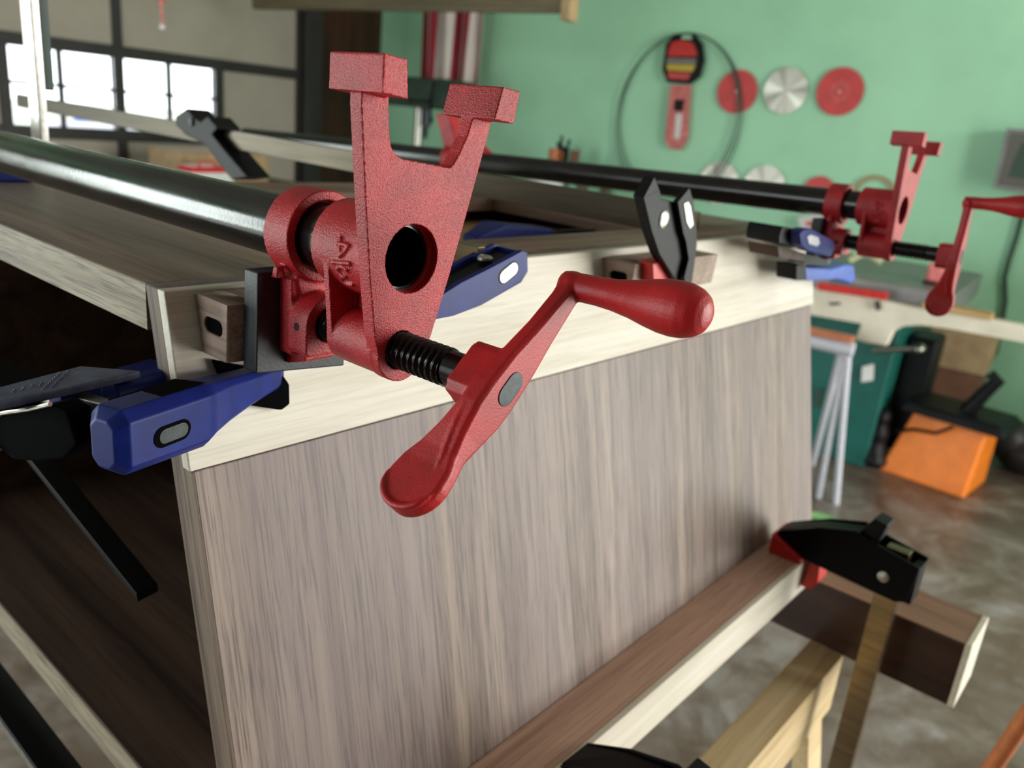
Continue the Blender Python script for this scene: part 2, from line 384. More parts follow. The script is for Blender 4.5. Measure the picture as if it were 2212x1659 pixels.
# ------------------------------------------------------------------ the setting
UW = 5.10            # green wall, garage door wall
NEARV, LEFTU, CEIL = -2.80, -2.60, 2.95
def rbox(mb, u0, u1, v0, v1, z0, z1): return mb.box(u0, u1, v0, v1, z0, z1, lambda p: R(p.x, p.y, p.z))
b = MB(); rbox(b, LEFTU - .1, UW + .1, NEARV - .1, VD + .1, -.1, 0); build('floor', b, M['floor'], org=(0, 0, 0), kind='structure')
b = MB(); rbox(b, LEFTU - .1, UW + .1, NEARV - .1, VD + .1, CEIL, CEIL + .1); build('ceiling', b, M['ceiling'], kind='structure')
b = MB(); rbox(b, UW, UW + .1, NEARV, VD + .1, 0, CEIL); build('wall_right', b, M['green_wall'], kind='structure')
b = MB(); rbox(b, LEFTU - .1, 1.4, NEARV - .1, NEARV, 0, CEIL); rbox(b, 4.4, UW + .1, NEARV - .1, NEARV, 0, CEIL); rbox(b, 1.4, 4.4, NEARV - .1, NEARV, 2.45, CEIL); build('wall_near', b, M['grey_wall'], kind='structure')
b = MB(); rbox(b, LEFTU - .1, LEFTU, NEARV, 1.0, 0, CEIL); rbox(b, LEFTU - .1, LEFTU, 3.2, VD + .1, 0, CEIL); rbox(b, LEFTU - .1, LEFTU, 1.0, 3.2, 2.35, CEIL); build('wall_left', b, M['grey_wall'], kind='structure')
b = MB(); rbox(b, LEFTU - .1, -2.35, VD, VD + .12, 0, CEIL); rbox(b, -2.35, -1.15, VD, VD + .12, 2.2, CEIL); rbox(b, -1.15, -1.0, VD, VD + .12, 0, CEIL); rbox(b, 4.42, UW, VD, VD + .12, 0, CEIL); rbox(b, -1.0, 4.42, VD, VD + .12, 2.55, CEIL); build('wall_far', b, M['green_wall'], kind='structure')
b = MB(); rbox(b, -60, 70, -60, NEARV - .2, -.12, -.06); b.loft([[R(u_, v_, z_) for v_, z_ in ((VD + .2, -.06), (20, -1.25), (90, -1.25), (90, -1.4), (20, -1.4), (VD + .2, -.2))] for u_ in (-60, 70)]); rbox(b, -60, LEFTU - .2, NEARV - .2, VD + .2, -.12, -.06); build('ground_outside', b, M['grass'], kind='structure')
b = MB(); rbox(b, 3.55, UW, -1.42, -1.3, 0, 1.75); build('added_shade_wall', b, M['green_wall'], kind='structure')  # added wall out of view, shades the lower part of the green wall
# garage door, built from the seams and stiles the photo shows
def uD(px, py): return onV(px, py, VD).dot(U)
def zD(px, py): return onV(px, py, VD).z
zs = [0.05, .56, 1.075, 1.565, 2.06, 2.55]
u_st = [-.95, uD(14, 190), uD(262, 170), uD(478, 200), uD(650, 210)]
b = MB()
for z_ in zs: rbox(b, -1.0, u_st[4] + .03, VD + .01, VD + .07, z_ - .035, z_ + .035)
for u_ in (u_st[0], u_st[2], u_st[4]): rbox(b, u_ - .03, u_ + .03, VD + .012, VD + .068, 0, 2.58)
for u_ in (u_st[1], u_st[3]): rbox(b, u_ - .03, u_ + .03, VD + .012, VD + .068, zs[2], zs[3])
door = build('door_1', b, M['door_frame'], kind='structure', bevel=.004)
b = MB()
for i, (z0, z1) in enumerate(zip(zs[:-1], zs[1:])):
    for u0, u1 in zip((u_st[0], u_st[2]), (u_st[2], u_st[4])):
        if i == 2: continue
        rbox(b, u0 + .03, u1 - .03, VD + .03, VD + .05, z0 + .035, z1 - .035)
rbox(b, u_st[3] + .03, u_st[4] - .03, VD + .03, VD + .05, zs[2] + .035, zs[3] - .035)
rbox(b, u_st[0] + .03, u_st[1] - .03, VD + .03, VD + .05, zs[2] + .035, zs[3] - .035)
build('door_panel', b, M['door_panel'], door, kind='structure')
zm = (zs[2] + zs[3]) / 2 + .02
for u0, u1, mp in ((u_st[1], u_st[2], 139), (u_st[2], u_st[3], 372)):
    um = uD(mp, 200); b = MB()
    rbox(b, um - .012, um + .012, VD + .02, VD + .05, zs[2] + .03, zs[3] - .03); rbox(b, u0 + .03, u1 - .03, VD + .02, VD + .05, zm - .01, zm + .01)
    wf = build('window_frame', b, M['door_frame'], door, kind='structure')
    b = MB(); rbox(b, u0 + .03, u1 - .03, VD + .033, VD + .037, zs[2] + .035, zs[3] - .035); build('window_pane', b, M['glass'], wf, kind='structure')
uj0, uj1 = u_st[4] + .0, onV(690, 150, VD - .03).dot(U)
b = MB(); rbox(b, uj0, uj1, VD - .06, VD, 0, 2.6); build('trim_1', b, M['door_frame'], kind='structure', bevel=.005)
b = MB(); rbox(b, uj1 + .005, onV(822, 150, VD - .04).dot(U), VD - .05, VD - .002, 0, 2.75)
tag(build('upright_board', b, M['brown_board'], bevel=.004), 'dark brown wooden board standing upright in the corner beside the garage door', 'board')

# ------------------------------------------------------------------ pipe clamps (millimetres in the clamp frame: x across, y along the pipe away, z up)
def mmf(rot, ox=0, oz=0):
    c, s = math.cos(rot), math.sin(rot)
    return lambda x, y, z: Vector((ox + x * c + z * s, y, oz - x * s + z * c)) / 1000
HEADROT = math.radians(5.0)
SZ = -34.5                     # screw axis
def head_mesh():
    b = MB(); h = mmf(HEADROT, 2.2, 0)
    right = [(20.2, 57), (18.4, 46), (16.9, 40), (14.5, 36.6), (9, 35.4)]
    outl = [(-x, z) for x, z in right[::1]]
    inner = [(-20.6, 58), (-19.3, 50), (-17.6, 41), (-16.2, 37.6), (-13.6, 35.6), (-10.4, 34.8), (0, 34.6), (9, 34.4), (12.6, 34.3), (13.8, 35.0), (16.6, 39.6), (19.6, 46.4), (22.4, 58)]
    lower = [(31.6, 57.5), (31.2, 50), (25.6, 21), (20.2, -5), (14.4, -29)]
    arc = [(11.9 * math.cos(t), -35 + 11.9 * math.sin(t)) for t in [(-.05 - (PI - .1) * i / 14) for i in range(15)]]
    outer = inner + lower + arc + [(-x, z) for x, z in lower[::-1]]
    hole = [(x - .7, z) for x, z in circle(12.7, 40)]
    shole = circle(7.5, 24, -1.0, SZ)
    b.prism([outer, hole, shole], lambda u, v, w_: h(u, w_, v), 0, 6.2)
    for s in (-1, 1):
        ft = [(s * 21.2, 53.6), (s * 32.2, 53.6), (s * 33.2, 65.4), (s * 23.4, 65.4)]
        b.prism(ft, lambda u, v, w_: h(u, w_, v), -11, 16.6)
    o = Vector((1.0, 0, 0)) / 1000
    b.tube(o + Vector((0, .004, 0)), (0, 1, 0), .0125, .0176, .033)
    b.lathe([(.0136, 0), (.0176, 0), (.0168, .001), (.0136, .001)], o + Vector((0, .0365, 0)), (0, 1, 0), 48, True)
    so = h(-1.0, 0, SZ)
    b.tube(so + Vector((0, .004, 0)), (0, 1, 0), .0075, .0114, .0265)
    hp = hull2((1.0, 0), 17.4, (so.x * 1000, so.z * 1000), 11.4)
    b.prism([hp, circle(12.8, 40, 1.0, 0), circle(7.5, 24, so.x * 1000, so.z * 1000)], lambda u, v, w_: Vector((u, w_, v)) / 1000, 26.8, 30.2)
    b.box(-.0025, .0035, .005, .029, -.028, -.015)                      # middle web between the two bores
    # raised size mark: 3 over a bar over 4, cast upside down on the left of the bore
    def onb(y, arc_mm, lift=.45):
        t = PI + arc_mm / 17.6; r = 17.6 + lift
        return Vector((1.0 + r * math.cos(t), y, -r * math.sin(t) * -1)) / 1000
    def stroke(pts, oy, oa, k):
        # glyph right -> +y, glyph up -> down the barrel
        P = [onb(oy + gx * k * 1.55, oa + gy * k) for gx, gy in pts]
        Q = []
        for p, q in zip(P[:-1], P[1:]): Q += [p.lerp(q, i / 4) for i in range(4)]
        b.sweep(Q + [P[-1]], .00078, 8)
    stroke([(-2.2, 3.1), (-.8, 3.9), (.9, 3.7), (1.9, 2.6), (1.6, 1.2), (.3, .4), (-.6, .3), (.5, .1), (1.8, -.8), (2.0, -2.3), (.8, -3.6), (-.9, -3.8), (-2.3, -3.0)], 18.4, 8.6, 1.0)
    stroke([(-3.7, -.6), (3.5, .7)], 18.2, 3.2, 1)
    stroke([(1.4, -3.6), (.9, 3.6), (-2.4, -1.3), (2.4, -.9)], 17.4, -2.4, 1.0)
    return b
def thread_mb(y0, y1, r=7.2, depth=1.15, pitch=3.4, o=(0, 0)):
    b = MB(); seg = 36; n = int((y1 - y0) / (pitch / 10)); secs = []
    for i in range(n + 1):
        y = y0 + (y1 - y0) * i / n; ring = []
        for k in range(seg):
            t = 2 * PI * k / seg; ph = (y / pitch - k / seg) % 1
            d = 0 if ph < .3 else ((ph - .3) / .18 if ph < .48 else (1 if ph < .78 else (1 - ph) / .22))
            rr = r - depth * d; ring.append(Vector((o[0] + rr * math.cos(t), y, o[1] + rr * math.sin(t))) / 1000)
        secs.append(ring)
    return b.loft(secs)
def crank_mesh(ang=42.5):
    """lever in its own frame: screw axis at the origin, front face y=-54.."""
    b = MB(); a = math.radians(ang); e = Vector((math.cos(a), 0, math.sin(a))); n = Vector((-math.sin(a), 0, math.cos(a)))
    def P(s, q, y): return (e * s + n * q + Vector((0, y, 0))) / 1000
    secs = [(-42 - 12.4 * math.sin(t), 3.4 - .5 * (t > 1.3), 3.4 - .5 * (t > 1.3), -45 - 12 * math.cos(t), -45 + 12 * math.cos(t)) for t in (1.45, 1.3, 1.1, .9, .7, .5, .25, 0)] + [(-36, 3.5, 3.4, -56.4, -34.2), (-30, 4.4, 4.2, -54.6, -37.5), (-22, 6.6, 6.6, -54, -41.5), (-12, 8.8, 8.8, -54, -44.5),
            (-4, 9.2, 9.2, -54, -45), (10, 8.4, 8.2, -54, -46.5), (25, 6.2, 6.0, -54, -47), (40, 4.8, 4.6, -54, -46.8), (47, 4.6, 4.4, -54, -46)]
    def rr(s, w1, w2, y0, y1):
        c = min(1.6, (w1 + w2) * .2)
        return [P(s, -w2 + c, y0), P(s, w1 - c, y0), P(s, w1, y0 + c), P(s, w1, y1 - c), P(s, w1 - c, y1), P(s, -w2 + c, y1), P(s, -w2, y1 - c), P(s, -w2, y0 + c)]
    b.loft([rr(*q) for q in secs])
    # raised rim along the paddle and the ridge running up from it
    b.sweep([P(-42 - 11.4 * math.sin(t), 3.5, -45 - 11 * math.cos(t)) for t in [(.2 + (PI - .3) * i / 20) for i in range(21)]], [.0013 * min(1, .12 + 5 * min(i, 20 - i) / 20) for i in range(21)], 8)
    b.sweep([P(-38, 3.2, -51), P(-33, 3.7, -50.4), P(-28, 4.6, -49.5), P(-20, 6.6, -48.6), P(-10, 8.0, -48)], [.0003, .0009, .0012, .0012, .0012], 8)
    # boss behind the lever round the screw
    bs = [(-11, -7.5), (10.5, -7.5), (10.5, 7.2), (7.5, 8.6), (-8, 8.6), (-11, 6)]
    b.prism(bs, lambda u, v, w_: P(u, v, w_), -47.5, -35.5)
    # elbow and turned grip, pointing back to the operator
    t = P(47.5, -.6, 0)
    b.ball(P(47, 0, -50), .0056, 20)
    prof = [(5.0, -46), (5.2, -54), (5.2, -61), (5.7, -68), (6.8, -75.5), (8.3, -82), (9.3, -87.5), (9.6, -92), (9.3, -96), (8.3, -99.4), (6.6, -102), (4.2, -103.6), (1.6, -104.3)]
    secs = []
    for r, y in prof:
        k = (-46 - y) / 58; c = t + (e * (1.5 * k) + Vector((0, y, 0))) / 1000
        secs.append([c + Vector((r * math.cos(2 * PI * i / 28), 0, r * math.sin(2 * PI * i / 28))) / 1000 for i in range(28)])
    b.loft(secs)
    return b
def jaw_mesh():
    b = MB(); o = Vector((1.0, 0, 0)) / 1000; sx = -1.0 - 3.0 * 0
    b.tube(o + Vector((0, .0508, 0)), (0, 1, 0), .0146, .0186, .0165)
    f = lambda u, v, w_: Vector((u, w_, v)) / 1000
    b.prism([(-11, -14.5), (12, -14.5), (10, -20), (7.5, -26), (-8, -26), (-9.5, -20)], f, 54, 66)
    cx = -1.6
    boss = [(12 * math.cos(t) + cx, SZ + 12 * math.sin(t)) for t in [PI * i / 16 for i in range(17)]] + [(-12 + cx, SZ - 11), (-10.5 + cx, SZ - 12.5), (10.5 + cx, SZ - 12.5), (12 + cx, SZ - 11)]
    b.prism([boss, circle(7.4, 24, cx, SZ)], f, 43, 56)
    b.prism([(-12.5, -17), (15, -17), (15, -49), (-12.5, -49)], f, 55, 63.6)
    b.hexa([Vector(p) / 1000 for p in ((-9, 50, -51), (6, 50, -51), (6, 63, -55), (-9, 63, -55), (-9, 50, -45), (6, 50, -45), (6, 63, -45), (-9, 63, -45))])
    b.hexa([Vector(p) / 1000 for p in ((-17.5, 58, -17), (-13, 58, -17), (-13, 62, -17), (-17.5, 62, -17), (-17, 58, -12.6), (-14, 58, -12.2), (-14, 61, -12), (-17, 61, -12.2))])
    return b
def pad_mesh():
    b = MB(); f = lambda u, v, w_: Vector((u, w_, v)) / 1000
    b.prism([(-22.5, -15.2), (21.5, -15.2), (22, -61.5), (-23.5, -57.5)], f, 63.2, 73.2)
    return b
def tail_mesh(y):
    b = MB(); f = lambda u, v, w_: Vector((u, w_, v)) / 1000
    b.tube(Vector((1, y, 0)) / 1000, (0, 1, 0), .0142, .0192, .026)
    b.prism([(-15, -14), (17, -14), (17, -58), (-15, -58)], f, y + 2, y + 14)
    b.prism([(y - 2, 12), (y + 26, 12), (y + 48, 57), (y + 24, 59)], lambda u, v, w_: Vector((w_, u, v)) / 1000, -9, 11)
    b.prism([(y - 50, 12), (y + 4, 12), (y + 4, 20), (y - 34, 22)], lambda u, v, w_: Vector((w_, u, v)) / 1000, -6, 8)
    return b
SHARED = {}
def local_part(name, mb, mat, parent, key=None, **kw):
    """mesh given in the clamp's own frame; the second clamp shares the mesh of the first"""
    if key and key in SHARED:
        ob = bpy.data.objects.new(name, SHARED[key]); COL.objects.link(ob); ob.parent = parent; ob['_org'] = (0, 0, 0); ob['_rz'] = 0; return ob
    sv = parent['_org'][:]; parent['_org'] = (0, 0, 0); ob = build(name, mb, mat, parent, **kw); parent['_org'] = sv
    if key: SHARED[key] = ob.data
    return ob
def pipe_clamp(loc, rot, label, screw_out, crank_ang, plen, tail):
    t = thing('pipe_clamp', loc, label, 'clamp', 'pipe clamps laid across the cabinet'); t.rotation_euler = rot
    b = MB(); b.lathe([(.0112, .0052), (.01335, .0052), (.01335, plen), (.0112, plen)], (.001, 0, 0), (0, 1, 0), 56, True)
    local_part('pipe', b, M['pipe'], t)
    hd = local_part('clamp_head', head_mesh() if 'head' not in SHARED else None, M['red'], t, 'head', remesh=.00042, smooth=3)
    jw = local_part('sliding_jaw', jaw_mesh() if 'jaw' not in SHARED else None, M['red'], t, 'jaw', remesh=.0006, smooth=4)
    b = MB(); b.cyl(Vector((-13.75, 49.5, SZ - .8)) / 1000, Vector((-11, 49.5, SZ - .8)) / 1000, .0017, None, 16); local_part('set_screw', b, M['black'], jw, 'setscrew')
    pd = local_part('jaw_pad', pad_mesh(), M['pad'], t, 'pad', bevel=.0008)
    so = (-.8, SZ)
    b = thread_mb(-26 - screw_out, 52, 7.3, 1.3, 3.15, so); b.lathe([(.0058, -.0475 - screw_out / 1000), (.0066, -.047 - screw_out / 1000), (.0066, -.0262 - screw_out / 1000), (.0058, -.0256 - screw_out / 1000)], (so[0] / 1000, 0, so[1] / 1000), (0, 1, 0), 36)
    local_part('screw', b, M['screw'], t)
    cr = local_part('crank_handle', crank_mesh() if 'crank' not in SHARED else None, M['red_smooth'], t, 'crank', remesh=.0005, smooth=5)
    cr.location = Vector((so[0], -screw_out, so[1])) / 1000; cr.rotation_euler = (0, -math.radians(crank_ang), 0)
    a = math.radians(42.5); e = Vector((math.cos(a), 0, math.sin(a))); n = Vector((-math.sin(a), 0, math.cos(a)))
    b = MB(); b.prism(stadium(5.2, 4.0), lambda u, v, w_: (e * u + n * v + Vector((.6, w_, 0))) / 1000, -54.35, -50); local_part('screw_end', b, M['dull_steel'], cr, 'screwend', bevel=.0003)
    if tail: local_part('tail_jaw', tail_mesh(tail), M['red'], t, None, remesh=.0012, smooth=4)
    return t
pipe_clamp(A, (0, 0, 0), 'red pipe clamp in front, its crank handle pointing at the viewer', 0, 0, .62, 500)
pipe_clamp(A + Vector((.609, .003, .0065)), (math.radians(-1.3), math.radians(1), 0), 'red pipe clamp at the far corner of the cabinet, cranked out against the green wall', 3, 49, 1.09, 565)

# ------------------------------------------------------------------ the walnut cabinet (slanted end panel, open left side)
cab = thing('cabinet', W(300, 300, -366), 'walnut cabinet carcass with a slanted end panel and pale edge strip, being glued up', 'cabinet')
X0, X1, TOP, BOT = -41, 652, -29, -365
def fy(z): return 100 + .2195 * (z + 30)
fx = lambda x: (lambda u, v, w_: W(w_, u, v))
def prx(poly, x0, x1): return MB().prism(poly, lambda u, v, w_: W(w_, u, v), x0, x1)
build('end_panel', prx([(fy(BOT), BOT), (fy(-104.5), -104.5), (fy(-104.5) + 6, -104.5), (fy(TOP) + 6.2, TOP), (fy(TOP) + 19, TOP), (fy(BOT) + 19, BOT)], X0, X1), M['walnut_face'], cab, bevel=.0005)
build('edge_strip', prx([(fy(-104) - .4, -104), (fy(-28.4) - .4, -28.4), (fy(-28.4) + 5.8, -28.4), (fy(-104) + 5.8, -104)], -43, 659), M['maple'], cab, bevel=.0007)['label'] = 'pale wooden strip along the top of the panel'
b = MB()
for x0, x1, y0, y1 in ((X0, 170, 119.4, 500),): b.box(x0, x1, y0, y1, TOP - 21, TOP, lambda p: W(*p))
build('top_board', b, M['walnut_y'], cab, bevel=.0006)
b = MB(); b.box(X0 - .4, X0, 119.4, 500, TOP - 20.6, TOP - .5, lambda p: W(*p)); build('board_edge', b, M['ply_edge'], cab)['label'] = 'pale figured edge of the top board'
b = MB(); b.box(170.3, X1, 119.4, 166, TOP - 21, TOP, lambda p: W(*p)); build('front_stretcher', b, M['walnut_x'], cab, bevel=.0006)
b = MB(); b.box(170.3, 512, 420, 500, TOP - 21, TOP, lambda p: W(*p)); build('back_stretcher', b, M['walnut_x'], cab, bevel=.0006)
b = MB(); b.box(513, X1, 166.5, 500, TOP - 21, TOP, lambda p: W(*p)); build('top_board', b, M['walnut_y'], cab, bevel=.0006)
b = MB(); b.box(150, 640, 118, 500, -74, -64, lambda p: W(*p)); build('inner_panel', b, M['tan_ply'], cab)
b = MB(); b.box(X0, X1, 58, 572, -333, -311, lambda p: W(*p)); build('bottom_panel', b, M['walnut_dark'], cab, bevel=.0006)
b = MB(); b.box(X0 - .5, X0, 60, 570, -332.5, -311.5, lambda p: W(*p)); build('panel_edge', b, M['ply_edge'], cab)
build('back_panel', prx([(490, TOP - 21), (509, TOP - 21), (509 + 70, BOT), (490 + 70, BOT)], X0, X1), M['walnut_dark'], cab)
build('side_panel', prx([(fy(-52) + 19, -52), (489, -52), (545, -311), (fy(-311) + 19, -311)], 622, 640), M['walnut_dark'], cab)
b = MB(); b.prism([(fy(BOT), BOT), (fy(-105), -105), (fy(-105) + 18.6, -105), (fy(BOT) + 18.6, BOT)], lambda u, v, w_: W(w_, u, v), X0 - .5, X0); build('panel_edge', b, M['walnut_edge'], cab)

b = MB(); b.prism([(fy(-105) + 6.4, -105), (fy(TOP) + 6.4, TOP - .3), (fy(TOP) + 18.8, TOP - .3), (fy(-105) + 18.6, -105)], lambda u, v, w_: W(w_, u, v), X0 - .5, X0); build('panel_edge', b, M['walnut_edge'], cab)

rail = thing('base_rail', W(250, 15, -362), 'walnut rail with a pale outer face clamped along the foot of the panel', 'rail')
b = MB(); b.prism([(-1.5, -324), (fy(-324) - .3, -324), (fy(-362) - .3, -362), (-1.5, -362)], lambda u, v, w_: W(w_, u, v), -60, 556); build('rail_body', b, M['rail_wood'], rail, bevel=.0006)
b = MB(); b.box(-60, 556, -6.5, -1.6, -362, -323.8, lambda p: W(*p)); build('pale_face', b, M['maple'], rail, bevel=.0005)
b = MB(); b.prism([(-6.5, -323.8), (fy(-324) - .3, -323.8), (fy(-362) - .3, -362), (-6.5, -362)], lambda u, v, w_: W(w_, u, v), 556.2, 567); build('end_block', b, M['maple_end'], rail, bevel=.0006)

# wedge blocks with a slot, under the clamp jaws
def caul(x0, x1, yb, yf, z0, z1, label):
    t = thing('wedge_block', W((x0 + x1) / 2, (yf + yb) / 2, z0), label, 'block', 'slotted wooden blocks between jaws and panel')
    h_ = lambda z: fy(z) - .8
    P = lambda y, z: (y, z)
    body = [(yf, z1), (h_(z1), z1), (h_(z0), z0), (yf + 1.5, z0)]
    yc = (yf + h_((z0 + z1) / 2)) / 2; zc = (z0 + z1) / 2 + 1
    slot = [(yc + u, zc + v) for u, v in stadium(7.6, 3.4)]
    b = MB(); b.prism([body, slot], lambda u, v, w_: W(w_, u, v), x0, x0 + 12); b.prism(body, lambda u, v, w_: W(w_, u, v), x0 + 12, x1)
    build('block_body', b, M['block_wood'], t, bevel=.0005)
    b = MB(); b.prism([(yc + u, zc + v) for u, v in stadium(7.6, 3.3)], lambda u, v, w_: W(w_, u, v), x0 + 1.0, x0 + 11.8); build('slot', b, M['void'], t)  # black plug stands in for the shade inside the slot
    return t
caul(-30, 40, 99, 73.6, -55, -30, 'slotted walnut block behind the black pad of the front pipe clamp')
caul(272, 392, 99, 71, -56, -33, 'slotted walnut block on the pale strip under the black bar clamp')

# ------------------------------------------------------------------ blue one-hand clamps
def slot_plate(mb, px, ymm, th): return mb.slab(px, W(0, ymm, 0), Vector((0, 1, 0)), th)
# front left clamp
J = W(-62, 52, -68); BB = Vector((-.29, .957, 0)).normalized(); SS = Vector((BB.y, -BB.x, 0))
def L(bm_, s_, z_): return J + (BB * bm_ + SS * s_ + Z * z_) / 1000
q = thing('quick_clamp', J, 'blue one-hand bar clamp gripping the front left corner of the cabinet', 'clamp', 'blue one-hand clamps')
# jaw: chamfered solid block, shade of an open top painted on, nose on the pad
b = MB()
def ring(s_, y0, y1, z0, z1, c): return [L(y0, s_, z0 + c), L(y0 + c, s_, z0), L(y1 - c, s_, z0), L(y1, s_, z0 + c), L(y1, s_, z1 - c), L(y1 - c, s_, z1), L(y0 + c, s_, z1), L(y0, s_, z1 - c)]
b.loft([ring(-27, 4, 15, -10, 8, 3), ring(-23, .2, 19, -13, 12, 4), ring(14, 0, 20, -14.5, 11.5, 4), ring(22, 3, 20, -13, 9.5, 3.4), ring(36, 8, 22, -12, 7, 2.6), ring(52, 10, 23, -9.5, 5.5, 2.4), ring(70, 12, 24, -8, 4.5, 2.2), ring(76, 14, 24, -6.5, 3, 2)])
jawo = build('fixed_jaw', b, M['blue'], q, bevel=.0008)
b = MB(); b.prism([(-22, 5), (17, 4.6), (13, 16.4), (-18, 16.4)], lambda u, v, w_: L(v, u, w_), 11.62, 11.75); build('jaw_recess_shade', b, M['void'], jawo)  # dark sheet on the solid jaw, painted shade of a hollow
b = MB(); b.prism(stadium(9.4, 4.1), lambda u, v, w_: L(w_, u - 4.5, v - 1.6), -.12, .3); build('bar_slot', b, M['void'], jawo)
b = MB(); b.prism(stadium(8, 2.9), lambda u, v, w_: L(w_, u - 4, v - 1.6), -.35, .3); build('bar_end', b, M['dull_steel'], jawo, bevel=.0003)['label'] = 'bare steel end of the bar in its slot'
b = MB(); b.prism([(-27, -58), (5, -69), (8, -74), (7, -83), (2, -85), (-22, -77)], lambda u, v, w_: W(u, fy(v) - w_, v), .6, 5.5); build('jaw_pad', b, M['void'], q, bevel=.001)
b = MB(); b.box(-3, 3, 19, 70, -7, 3, lambda p: L(p.y, p.x - 4, p.z)); build('bar', b, M['steel'], q, bevel=.0006)
b = MB(); b.loft([ring(-14, 74, 118, -25, 0, 5), ring(-11, 68, 124, -27, 2, 6), ring(6, 68, 124, -27, 2, 6), ring(10, 74, 118, -25, 0, 5)]); bod = build('trigger_body', b, M['void'], q, bevel=.0015)
b = MB(); b.prism([(66, -16), (71, -11), (70, -6), (60, -1), (45, 4), (34, 8.5), (26, 7), (22, -4), (30, -12), (45, -17), (58, -19.5)], lambda u, v, w_: L(u, w_, v), -27, -17); tg = build('trigger', b, M['void'], bod, bevel=.0012)
b = MB(); b.sweep([L(x_, -27.2, z_) for x_, z_ in ((34, 8.5), (45, 4), (60, -1), (68, -5), (71, -9.5), (69.5, -14), (64, -17))], .0009, 8); build('trigger_rim', b, M['steel'], tg)['label'] = 'bright bare metal rim of the trigger'
b = MB(); b.prism([(42, 20), (64, 9.5), (64, -14), (63.8, -27), (58, -42), (51, -38), (46.5, -17.4), (43, 10)], lambda u, v, w_: L(u, v, w_), 4.5, 8); gp = build('grip_plate', b, M['blue_grip'], bod, bevel=.0008)
b = MB()
for i in range(9):
    for k in range(2):
        c = L(50 + i * 1.4, -18 + i * 2.0 + k * 4, 8.0); b.ball(c, .0007, 8)
for i in range(8):
    c = L(55 + (i % 2) * 1.6, -26 + i * 1.8, 8.0); b.ball(c, .0007, 8)
build('grip_dots', b, M['blue_grip'], gp, kind='stuff')
b = MB(); b.prism([(14, 0), (52, 0), (56, -12), (40, -18), (16, -12)], lambda u, v, w_: L(w_ + 55, u, v), 0, 16); b.box(-12, -4, 48, 56, -8, 4.5, lambda p: L(p.y, p.x, p.z)); build('handle_web', b, M['blue'], bod, bevel=.001)
b = MB(); b.loft([ring(10, 44, 54, -8, 4, 2), ring(40, 44, 54, -7, 3, 2), ring(66, 34, 52, -8, 6, 2)]); build('moving_jaw', b, M['blue'], q, bevel=.001)

# middle clamp jaw behind the front pipe clamp
q = thing('quick_clamp', W(110, 55, -40), 'blue clamp jaw with a bright rivet, on the pale strip behind the front pipe clamp', 'clamp', 'blue one-hand clamps')
Y1 = 50
outl = [(944, 690), (980, 683), (1040, 660), (1126, 611), (1141, 586), (1140, 545), (1130, 541), (1060, 578), (1000, 608), (950, 640), (900, 660), (900, 694)]
b = MB(); slot_plate(b, outl, Y1, .0035); mj = build('fixed_jaw', b, M['blue'], q, bevel=.0006)
far_o = [onY(x, y, Y1) + Vector((0, .024, 0)) for x, y in outl]
b = MB()
P_ = [onY(x, y, Y1) for x, y in outl]; dY = Vector((0, 1, 0))
poly = [(p.x, p.z) for p in P_]; b.prism(poly, lambda u, v, w_: Vector((u, P_[0].y + w_, v)), .0195, .023)
low = [P_[0], P_[1], P_[2], P_[3], P_[4], P_[5]]
for p, r_ in zip(low[:-1], low[1:]):
    up_ = Vector((0, 0, .003)); ins = Vector((-.003, 0, 0)) if abs(r_.x - p.x) < .004 else up_
    b.hexa([p + dY * .003, r_ + dY * .003, r_ + dY * .021, p + dY * .021, p + dY * .003 + ins, r_ + dY * .003 + ins, r_ + dY * .021 + ins, p + dY * .021 + ins])
build('jaw_shell', b, M['blue'], mj, bevel=.0004)
b = MB()
ft = [onY(x, y, Y1) for x, y in ((990, 626), (1126, 556), (1126, 590), (1000, 655))]
b.prism([(p.x, p.z) for p in ft], lambda u, v, w_: Vector((u, ft[0].y + w_, v)), .0034, .0198); build('jaw_core', b, M['black'], mj)
c = onY(1048, 556, Y1 + 12)
b = MB(); b.lathe([(.0042, 0), (.0042, .0012), (.003, .0022), (.0006, .0026)], c + Vector((0, 0, -.0012)), (0, 0, 1), 24); build('rivet', b, M['steel'], mj)
for nm, r_, mt, off in (('bar_slot', 4.3, 'black', -.2), ('bar_end', 3.4, 'steel', -.5)):
    c = onY(1098, 589, Y1); b = MB(); an = math.radians(27)
    b.prism(stadium(7.5, r_ * .95), lambda u, v, w_: c + Vector((u * math.cos(an) - v * math.sin(an), w_, u * math.sin(an) + v * math.cos(an))) / 1000, off, 1.0); build(nm, b, M[mt], mj)
c = onY(1098, 589, Y1)
b = MB(); b.box(-.003, .003, .02, .36, -.006, .006, lambda p: c + p + Vector((0, 0, .004))); build('bar', b, M['bar_steel'], q, bevel=.0004)
c2 = onY(925, 675, Y1)
b = MB(); b.box(c2.x - .012, c2.x + .012, c2.y + .02, W(0, fy(-40) - 1, 0).y, c2.z - .012, c2.z + .008); build('jaw_pad', b, M['pad'], q, bevel=.002)

# blue jaw lying in the opening of the top
b = MB(); p0 = W(0, 240, 0)
q = thing('quick_clamp', W(345, 250, -64), 'dark blue clamp body seen inside the opening of the cabinet top', 'clamp', 'blue one-hand clamps')
b = MB(); b.loft([[W(300, y, z) for y, z in ((246, -62), (262, -62), (262, -44), (246, -44))], [W(330, y, z) for y, z in ((240, -64), (268, -64), (268, -34), (240, -34))], [W(400, y, z) for y, z in ((240, -64), (268, -64), (268, -40), (240, -40))]]); qb = build('clamp_body', b, M['blue'], q, bevel=.002)
b = MB(); b.box(396, 480, 250, 258, -58, -44, lambda p: W(*p)); build('bar', b, M['dark_bar'], q, bevel=.0005)

